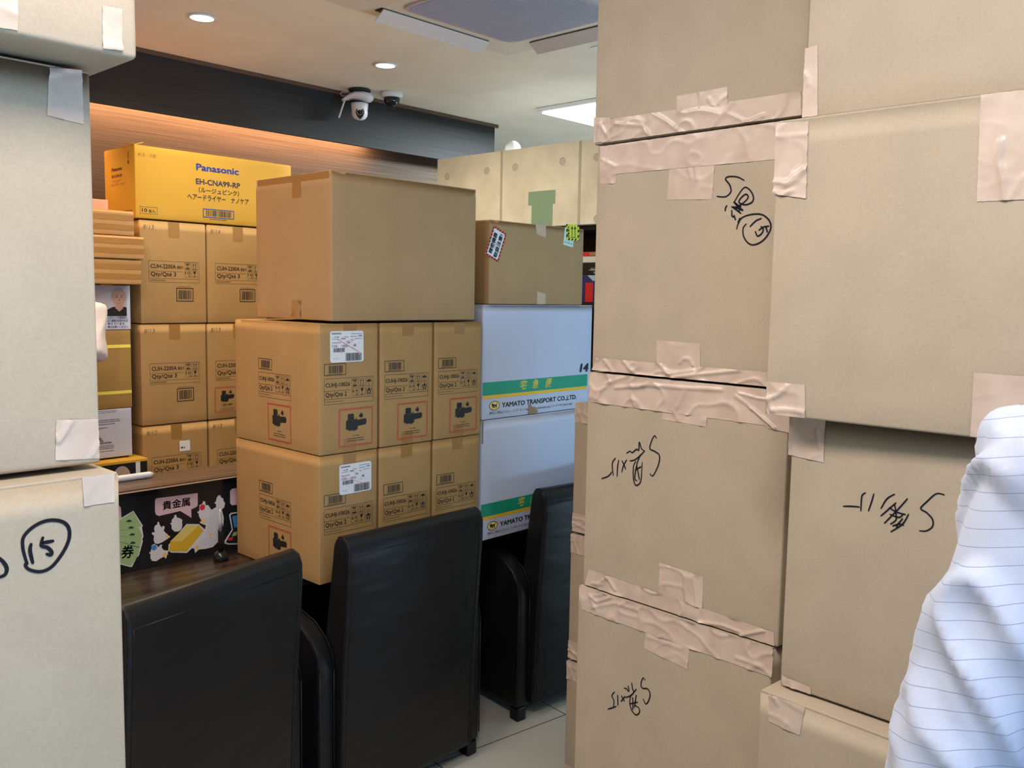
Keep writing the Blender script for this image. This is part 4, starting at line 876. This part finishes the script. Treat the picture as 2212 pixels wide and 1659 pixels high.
gb = [gbox('glossy red and blue box standing at the bottom of the dark shelf', 2.40, 2.68, 1.573, 1.700, mat('deep_blue_board', lin(44, 46, 110), .35)),
      gbox('black box with upside-down white lettering, on the red and blue box', 2.40, 2.68, 1.7012, 1.757, mat('black_board', lin(24, 24, 26), .35)),
      gbox('pale grey box on the black lettered box of the dark shelf', 2.40, 2.68, 1.758, 1.786, mat('grey_white_board', lin(206, 204, 200), .4)),
      gbox('red box topmost on the dark shelf', 2.40, 2.68, 1.787, 1.806, mat('red_board', lin(196, 40, 44), .35))]
s = Sheet(lambda u, v, l: (3.29-l, u, v)); s.rect(2.575, 1.576, 2.62, 1.665, 0); s.build('printed_panel', [_M['red_board']], gb[0], 'red printed panel')
s = Sheet(lambda u, v, l: (3.29-l, u, v)); s.poly([(2.52, 1.699), (2.61, 1.699), (2.575, 1.672), (2.55, 1.680)], 0, .0008); s.build('corner_print', [mat('pale_blue_print', lin(160, 190, 220), .4)], gb[0])
s = Sheet(lambda u, v, l: (3.29-l, -u, v)); s.text('SWITCH', -2.545-.045, 1.7335, .0075, w=.062, m=0, bold=.04, rot=PI, anchor='r'); small_print(s, -2.60, 1.722, .07, 1, .004, 0, 4); s.build('printed_lettering', [WHITEP], gb[1]); s = Sheet(lambda u, v, l: (3.29-l, -u, v)); s.text('40', -2.56, 1.7165, .010, m=0, bold=.06, rot=PI)
s.build('printed_number', [WHITEP], gb[1])
s = Sheet(lambda u, v, l: (3.29-l, u, v)); s.rect(2.56, 1.789, 2.60, 1.804, 0); s.build('printed_panel', [mat('brown_print', lin(140, 116, 86), .5)], gb[3])
gl = thing('globe_lamp', 'white glass globe standing on top of the shelf unit behind the header board', 'lamp', (3.40, 3.205, 2.2605))
mesh_obj('lamp_base', lathe([(.001, 0), (.03, 0), (.03, .012), (.012, .02), (.012, .045)]), WHITEPL, gl, True)
mesh_obj('globe', ellipsoid((0, 0, .082), (.043, .043, .043), u=32, v=20), mat('opal_glass', (.82, .84, .86), .12, coat=.5), gl)

# ------------------------------------------------------------------ ceiling fittings
def downlight(x, y, label):
    d = thing('downlight', label, 'ceiling light', (x, y, CEIL), 0, 'recessed round downlights')
    mesh_obj('trim_ring', lathe([(.030, -.001), (.052, -.001), (.054, -.005), (.050, -.008), (.044, -.006), (.030, -.0012)]), WHITEPL, d, True)
    mesh_obj('lens', lathe([(.001, -.006), (.043, -.0058), (.0435, -.002), (.001, -.0015)]), mat('lit_lens', (1, .9, .7), .4, emit=(1, .86, .62), es=2.5), d, True)
    return d
d0 = downlight(*DOWN[0], 'downlight at the upper left, above the yellow carton, left of the security camera')
dup(d0, (*DOWN[1], CEIL), 0, 'downlight beside the corner of the ceiling air conditioner')
dup(d0, (*DOWN[2], CEIL), 0, 'downlight just above the white security camera')
dup(d0, (*DOWN[3], CEIL), 0, 'downlight cut off by the top edge of the picture')
for i, (x, y) in enumerate(DOWN_NEAR): dup(d0, (x, y, CEIL), 0, ('downlight beyond the left pillar, nearest the back wall', 'downlight beyond the left pillar, above the counter', 'downlight farthest left above the counter')[i])
pl = thing('panel_light', 'bright square panel light in the ceiling beside the right pillar', 'ceiling light', (3.98, 2.97, CEIL))
mesh_obj('frame', bx(-.26, .26, -.37, .37, -.022, -.001, .003), WHITEPL, pl); mesh_obj('diffuser', bx(-.235, .235, -.345, .345, -.030, -.0222, .002), mat('lit_diffuser', (1, 1, 1), .4, emit=(.94, .98, 1), es=2.2), pl)
for (x, y), lb in zip(PANELS, ('panel light above the photographer', 'panel light between the left pillar and the chairs')):
    dup(pl, (x, y, CEIL), 0, lb)
tag(mesh_obj('ceiling_hatch', bx(2.965, 3.10, 2.22, 2.37, CEIL-.004, CEIL-.0005, .001), WHITEPL), 'small flat hatch on the ceiling touching the edge of the top right box', 'hatch')

ac = thing('air_conditioner', 'square cassette air conditioner in the ceiling with grey intake grille and open louvres', 'air conditioner', (2.295, 2.172, CEIL))
R = .475
bm = bx(-R, R, -R, R, -.030, -.001, .006)
t = bmesh.new(); # chamfered inner plinth
q0, q1 = R-.12, R-.17
vs = [t.verts.new((a*q0, b_*q0, -.030)) for a, b_ in ((-1, -1), (1, -1), (1, 1), (-1, 1))] + [t.verts.new((a*q1, b_*q1, -.050)) for a, b_ in ((-1, -1), (1, -1), (1, 1), (-1, 1))]
for i in range(4): t.faces.new((vs[i], vs[(i+1) % 4], vs[4+(i+1) % 4], vs[4+i]))
t.faces.new(vs[4:]); bmesh.ops.recalc_face_normals(t, faces=t.faces)
mesh_obj('panel', merge(bm, t), OFFW, ac)
g = R-.200
def rprism(g, r, z0, z1):
    t = bmesh.new(); p = []
    for cx, cy, a in ((g-r, g-r, 0), (-g+r, g-r, PI/2), (-g+r, -g+r, PI), (g-r, -g+r, 1.5*PI)): p += [(cx+r*math.cos(a+k*PI/16), cy+r*math.sin(a+k*PI/16)) for k in range(9)]
    f = t.faces.new([t.verts.new((x, y, z0)) for x, y in p]); q = bmesh.ops.extrude_face_region(t, geom=[f]); bmesh.ops.translate(t, vec=(0, 0, z1-z0), verts=[v for v in q['geom'] if isinstance(v, bmesh.types.BMVert)]); bmesh.ops.recalc_face_normals(t, faces=t.faces); return t
bm = rprism(g, .055, -.0575, -.0505); mesh_obj('intake_frame', bm, mat('grille_grey', lin(186, 174, 180), .5), ac)
bm = bmesh.new(); n = 62
for i in range(n): y = -g+.020+(2*g-.040)*i/(n-1); w_ = g-.014-max(0, abs(y)-(g-.055))*.6; bx(-w_, w_, y-.0014, y+.0014, -.0605, -.0576, bm=bm)
o_ = mesh_obj('intake_slats', bm, mat('grille_slat', lin(172, 162, 170), .45), ac)
for k in range(4):
    M = Matrix.Rotation(k*PI/2, 4, 'Z')
    bm = bmesh.new(); merge(bm, bx(-.265, .265, R-.098, R-.060, -.034, -.0305, .001), M); mesh_obj('air_slot', bm, BLACKM, ac)
    t = bx(-.262, .262, -.030, .030, -.0025, .0025, .0015); bm = bmesh.new()
    merge(bm, t, M @ Matrix.Translation((0, R-.078, -.052)) @ Matrix.Rotation(math.radians(-32), 4, 'X')); mesh_obj('louvre', bm, mat('louvre_white', lin(214, 206, 204), .4), ac)

sc_ = thing('security_camera', 'white pan-tilt security camera with an aerial and a ring of small LEDs', 'camera', (2.835, 3.735, CEIL), math.atan2(3.66, 2.84)-PI/2)
mesh_obj('mount_plate', lathe([(.001, -.001), (.052, -.001), (.056, -.006), (.054, -.012), (.04, -.016), (.001, -.018)]), BLACKM, sc_, True)
bm = bmesh.new(); prof = [(-.088, -.058, .006), (-.070, -.050, .018), (-.045, -.040, .032), (-.018, -.033, .045), (.015, -.034, .050), (.045, -.040, .046), (.062, -.046, .032), (.066, -.050, .012)]
tube([(x, 0, z) for x, z, r in prof], [(max(.006, r*.52), r) for x, z, r in prof], bm, 20)
mesh_obj('housing', bm, WHITEPL, sc_)
mesh_obj('joint_ring', lathe([(.030, -.064), (.0435, -.066), (.0435, -.069), (.030, -.070)]), BLACKM, sc_, True, rot=(0, .12, 0))
mesh_obj('head', lathe([(.030, -.0705), (.043, -.0705), (.042, -.085), (.040, -.105), (.0405, -.120), (.037, -.134), (.028, -.145), (.014, -.151), (.001, -.152)]), WHITEPL, sc_, True)
bm = bmesh.new(); P_ = [(.021*math.cos(t), .021*math.sin(t)) for t in [PI*k/12*1.0-.1*0 for k in range(13)]]
pts = P_+[(-.021, -.006), (-.014, -.020), (0, -.031), (.014, -.020), (.021, -.006)]
t = bmesh.new(); vs = [t.verts.new((x, 0, z)) for x, z in pts]; f = t.faces.new(vs); r_ = bmesh.ops.extrude_face_region(t, geom=[f]); bmesh.ops.translate(t, vec=(0, .02, 0), verts=[v for v in r_['geom'] if isinstance(v, bmesh.types.BMVert)]); bmesh.ops.recalc_face_normals(t, faces=t.faces)
face = mesh_obj('lens_face', t, BLACKG, sc_, loc=(.002, -.0405, -.118), rot=(math.radians(-10), 0, 0))
mesh_obj('lens', lathe([(.001, .0), (.009, .0), (.009, .003), (.001, .004)], mx=Matrix.Rotation(PI/2, 4, 'X')), mat('lens_glass', (.01, .012, .03), .05), face, True)
bm = bmesh.new()
for k in range(11): a = PI/2+2*PI*k/11; lathe([(.0005, 0), (.0021, 0), (.0021, .0012), (.0005, .0014)], bm, 10, Matrix.Translation((.0155*math.cos(a), 0, .0155*math.sin(a))) @ Matrix.Rotation(PI/2, 4, 'X'))
mesh_obj('led_ring', bm, WHITEPL, face, True)
mesh_obj('aerial', tube([(-.072, 0, -.056), (-.078, 0, -.07), (-.102, 0, -.142), (-.103, 0, -.146)], [.004, .0048, .0046, .003], n=12), WHITEPL, sc_, True)
mesh_obj('cable_loop', tube([(-.06, 0, -.02), (-.085, 0, -.018), (-.096, 0, -.028), (-.088, 0, -.038), (-.066, 0, -.034)], .003, n=8), mat('grey_cable', (.3, .3, .32), .5), sc_, True)
dc = thing('dome_camera', 'small dome camera with a smoked dome, right of the white security camera', 'camera', (2.985, 3.665, CEIL))
mesh_obj('ring_base', lathe([(.001, -.0005), (.052, -.0005), (.0555, -.004), (.0555, -.020), (.050, -.026), (.040, -.027)]), WHITEPL, dc, True)
mesh_obj('dome', lathe([(.041, -.0268), (.041, -.036), (.037, -.052), (.027, -.066), (.014, -.073), (.001, -.075)]), mat('smoked_dome', (.012, .012, .014), .08), dc, True)

# ------------------------------------------------------------------ people
def remeshed(bm, voxel, fold=None, smooth=1):
    me = bpy.data.meshes.new('tmp'); bmesh.ops.recalc_face_normals(bm, faces=bm.faces); bm.to_mesh(me); bm.free()
    o = bpy.data.objects.new('tmp', me); COL.objects.link(o)
    md = o.modifiers.new('r', 'REMESH'); md.mode = 'VOXEL'; md.voxel_size = voxel; md.use_smooth_shade = True
    ms = o.modifiers.new('s', 'SMOOTH'); ms.factor = .5; ms.iterations = smooth*4
    bpy.context.view_layer.update(); dg = bpy.context.evaluated_depsgraph_get()
    out = bpy.data.meshes.new_from_object(o.evaluated_get(dg)); bpy.data.objects.remove(o); bpy.data.meshes.remove(me)
    b2 = bmesh.new(); b2.from_mesh(out); bpy.data.meshes.remove(out); b2.normal_update()
    if fold:
        mv = [(v, v.normal.copy()*fold(v.co)) for v in b2.verts]
        for v, d in mv: v.co += d
    for f in b2.faces: f.smooth = True
    return b2
def hand(bm, wrist, d, side, curl=.35, s=1.0):
    """palm and five unequal bent fingers hanging along d"""
    d = Vector(d).normalized(); x = Vector((side, 0, 0)); x = (x-d*x.dot(d)).normalized(); n = d.cross(x).normalized(); w = Vector(wrist)
    f = n if n.y < 0 else -n; f = -f     # palm normal; fingers curl towards it
    tube([w-d*.01, w+d*.02, w+d*.055, w+d*.088], [(.026*s, .019*s), (.024*s, .026*s), (.016*s, .038*s), (.013*s, .038*s)], bm, 14)
    ax = n.cross(d).normalized()
    a1 = Vector((0, 1, 0)); a1 = (a1-d*a1.dot(d)).normalized()       # fingers fan front to back
    pn_ = -x                                                        # palm looks to the body
    for k, L_ in enumerate((.072, .080, .075, .058)):
        b0 = w+d*.082+a1*(.027-.018*k); p = [b0-d*.012, b0]; ang = 0
        for seg in (.45, .32, .23): ang += curl; p.append(p[-1]+(d*math.cos(ang)+pn_*math.sin(ang))*L_*seg)
        tube(p, [.0088*s, .0088*s, .0082*s, .0075*s, .0058*s], bm, 10)
    b0 = w+d*.025+a1*.026; tube([b0, b0+(d*.7+a1*.7)*.028, b0+(d*.9+a1*.55)*.052+pn_*.006, b0+(d+a1*.35)*.072+pn_*.014], [.012*s, .0105*s, .009*s, .0065*s], bm, 10)
def person(label, loc, rz, k, arms, shirt, short, trousers, fold=None, hair_m=HAIR, voxel=.008):
    """k scales height; arms = [(shoulder, elbow, wrist) for left, right] in local metres; faces local +y"""
    p = thing('person', label, 'person', loc, rz)
    T = [(.90, .155, .115), (.96, .165, .12), (1.06, .145, .105), (1.18, .150, .108), (1.30, .168, .118), (1.38, .178, .112), (1.43, .150, .092), (1.462, .085, .07), (1.49, .060, .058), (1.55, .054, .056), (1.60, .052, .056)]
    bm = bmesh.new(); tube([(0, 0, z*k) for z, a, b_ in T], [(b_*k, a*k) if False else (a*k, b_*k) for z, a, b_ in T], bm, 24)
    # rings: first radius lies along the reference axis x
    for s in (-1, 1):
        tube([(s*.085*k, 0, .95*k), (s*.09*k, .005, .75*k), (s*.095*k, .01, .50*k), (s*.098*k, -.012, .33*k), (s*.10*k, -.015, .085*k)], [.088*k, .082*k, .056*k, .056*k, .036*k], bm, 18)
        tube([(s*.10*k, -.045, .045*k), (s*.102*k, .02, .045*k), (s*.106*k, .12, .028*k), (s*.107*k, .17, .022*k)], [.036*k, .042*k, .036*k, .018*k], bm, 14)
    hz = 1.69*k
    ellipsoid((0, .008, hz), (.076*k, .094*k, .112*k), bm); ellipsoid((0, .035*k, hz-.055*k), (.052*k, .056*k, .058*k), bm)
    tube([(0, .092*k, hz+.018*k), (0, .108*k, hz-.008*k), (0, .118*k, hz-.026*k), (0, .098*k, hz-.034*k)], [.008*k, .010*k, .013*k, .008*k], bm, 10)
    for s in (-1, 1):
        ellipsoid((s*.077*k, -.004*k, hz-.006*k), (.009*k, .019*k, .031*k), bm, 12, 10); ellipsoid((s*.033*k, .085*k, hz+.026*k), (.018*k, .009*k, .007*k), bm, 12, 8)
    ellipsoid((0, .092*k, hz-.058*k), (.024*k, .010*k, .006*k), bm, 14, 8); ellipsoid((0, .090*k, hz-.068*k), (.021*k, .010*k, .007*k), bm, 14, 8)
    for s, (sh, el, wr) in zip((-1, 1), arms):
        sh, el, wr = Vector(sh), Vector(el), Vector(wr); mu = (sh+el)/2; mf = el+(wr-el)*.3
        tube([sh+Vector((-s*.05, 0, .0)), sh, mu, el, mf, wr], [.050*k, .054*k, .046*k, .038*k, .041*k, .027*k], bm, 16)
        hand(bm, wr, wr-el, s, s=k)
    mesh_obj('body', remeshed(bm, voxel), SKIN, p)
    for s in (-1, 1):
        e = mesh_obj('eye', ellipsoid((s*.033*k, .083*k, hz+.010*k), (.0145*k, .0125*k, .010*k), None, 16, 12), mat('eye_white', (.75, .74, .72), .2), p)
        mesh_obj('iris', ellipsoid((s*.033*k, .0915*k, hz+.010*k), (.0062*k, .0050*k, .0062*k), None, 12, 10), mat('dark_iris', (.02, .012, .008), .1), e)
    bm = bmesh.new(); tube([(-.026*k, .097*k, hz-.0635*k), (0, .1035*k, hz-.064*k), (.026*k, .097*k, hz-.0635*k)], .0022, bm, 8); mesh_obj('mouth', bm, mat('lip', lin(150, 84, 74), .5), p, True)
    bm = bmesh.new(); ellipsoid((0, -.010*k, hz+.022*k), (.085*k, .100*k, .108*k), bm); 
    bmesh.ops.bisect_plane(bm, geom=bm.verts[:]+bm.edges[:]+bm.faces[:], plane_co=(0, .055*k, hz+.045*k), plane_no=(0, .82, -.57), clear_outer=True)
    bmesh.ops.holes_fill(bm, edges=bm.edges)
    mesh_obj('hair', bm, hair_m, p, True)
    # clothes
    bm = bmesh.new(); g = .013*k
    T2 = [(.84, .172, .128), (.90, .172, .128), (1.0, .168, .125), (1.1, .162, .120), (1.2, .168, .124), (1.31, .182, .132), (1.385, .188, .124), (1.435, .160, .104), (1.468, .092, .082), (1.492, .070, .070)]
    tube([(0, 0, z*k) for z, a, b_ in T2], [(a*k, b_*k) for z, a, b_ in T2], bm, 28)
    for s, (sh, el, wr) in zip((-1, 1), arms):
        sh, el, wr = Vector(sh), Vector(el), Vector(wr)
        inn = sh+Vector((-s*.06, 0, .004))
        if short: e = sh+(el-sh)*.58; tube([inn, sh+Vector((s*.006, 0, .004)), sh+(el-sh)*.35, e], [.060*k, .070*k, .068*k, .072*k], bm, 20)
        else: tube([inn, sh+Vector((s*.006, 0, .004)), sh+(el-sh)*.5, el, el+(wr-el)*.5, wr-(wr-el)*.06], [.060*k, .070*k, .068*k, .061*k, .052*k, .040*k], bm, 20)
    cl = mesh_obj('shirt', remeshed(bm, voxel, fold, 3), shirt, p)
    bm = bmesh.new(); tube([(0, 0, z*k) for z in (1.475, 1.50, 1.525)], [(.072*k, .074*k), (.066*k, .069*k), (.063*k, .066*k)], bm, 26, cap=False); mesh_obj('collar', bm, shirt, cl, True)
    bm = bmesh.new(); tube([(0, 0, z*k) for z in (.80, .88, .97)], [(.165*k, .122*k), (.168*k, .124*k), (.160*k, .116*k)], bm, 24)
    for s in (-1, 1): tube([(s*.085*k, 0, .90*k), (s*.09*k, .005, .72*k), (s*.095*k, .01, .48*k), (s*.099*k, -.008, .10*k)], [.098*k, .092*k, .074*k, .062*k], bm, 20)
    mesh_obj('trousers', remeshed(bm, .011), trousers, p)
    for s in (-1, 1):
        bm = bmesh.new(); tube([(s*.10*k, -.062, .045), (s*.102*k, .02, .050), (s*.106*k, .13, .036), (s*.107*k, .19, .030)], [(.040, .040), (.046, .046), (.036, .042), (.020, .024)], bm, 16)
        for v in bm.verts: v.co.z = max(.0005, v.co.z)
        mesh_obj('shoe', bm, BLACKG, p, True)
    return p
def striped_cloth():
    m, nt, b = nodes('striped_shirt_cloth'); N = nt.nodes.new; Lk = nt.links.new
    tc = N('ShaderNodeTexCoord'); mp = N('ShaderNodeMapping'); mp.inputs['Rotation'].default_value = (0, math.radians(14), 0); Lk(tc.outputs['Object'], mp.inputs['Vector'])
    sp = N('ShaderNodeSeparateXYZ'); Lk(mp.outputs[0], sp.inputs[0])
    def line(sock, period, width):
        d = N('ShaderNodeMath'); d.operation = 'DIVIDE'; d.inputs[1].default_value = period; Lk(sock, d.inputs[0])
        f = N('ShaderNodeMath'); f.operation = 'FRACT'; Lk(d.outputs[0], f.inputs[0])
        l = N('ShaderNodeMath'); l.operation = 'LESS_THAN'; l.inputs[1].default_value = width/period; Lk(f.outputs[0], l.inputs[0]); return l.outputs[0]
    a = line(sp.outputs['Z'], .0165, .0006)
    n = N('ShaderNodeTexNoise'); n.inputs['Scale'].default_value = 700; Lk(tc.outputs['Object'], n.inputs['Vector'])
    r = N('ShaderNodeValToRGB'); r.color_ramp.elements[0].color = (*lin(162, 173, 197), 1); r.color_ramp.elements[1].color = (*lin(178, 185, 204), 1); Lk(n.outputs['Fac'], r.inputs[0])
    mx = N('ShaderNodeMix'); mx.data_type = 'RGBA'; Lk(a, mx.inputs[0]); Lk(r.outputs[0], mx.inputs[6]); mx.inputs[7].default_value = (*lin(120, 128, 160), 1)
    Lk(mx.outputs[2], b.inputs['Base Color']); b.inputs['Roughness'].default_value = .85; b.inputs['Specular IOR Level'].default_value = .15; b.inputs['Sheen Weight'].default_value = .2
    return m
def folds(c):
    a = noise.noise(Vector((c.x*13+c.z*5, c.y*13+3+c.z*4, c.z*2.6)));  b_ = noise.noise(Vector((c.x*22-c.z*14, c.y*22, c.z*9+9)))
    return .014*(max(0, 1-abs(a)*3.2)-.35) + .0035*b_
def soft_folds(c): return .012*(1-abs(noise.noise(Vector((c.x*9+c.z*7, c.y*9, c.z*6))))*2)-.006
DARKTR = mat('charcoal_trouser_cloth', (.025, .027, .034), .85)
# man at the right edge, left shoulder and sleeve towards the camera
mx_, my_, kk = .985, .005, 1.035
def loc_of(x, y, z): return (-(y-my_), (x-mx_), z)         # world -> his local axes (facing +x)
person('person in a blue-striped white shirt, left sleeve before the right pillar', (mx_, my_, 0), -PI/2, kk,
       [(loc_of(.985, .192, 1.450), loc_of(.928, .258, 1.09), loc_of(.99, .268, .86)), (loc_of(.985, -.20, 1.452), loc_of(.95, -.26, 1.13), loc_of(1.03, -.25, .88))],
       striped_cloth(), False, DARKTR, folds, voxel=.007)
person('person behind the counter, only a white short sleeve showing beside the left pillar', (1.045, 3.13, 0), PI, 1.02,
       [((-.185, 0, 1.505), (-.12, .10, 1.27), (.02, .22, 1.16)), ((.185, 0, 1.49), (.20, .03, 1.22), (.14, .16, 1.10))],
       noisy('white_shirt_cloth', lin(206, 194, 194), lin(216, 206, 206), 300, rough=.85, spec=.15), True, DARKTR, soft_folds)
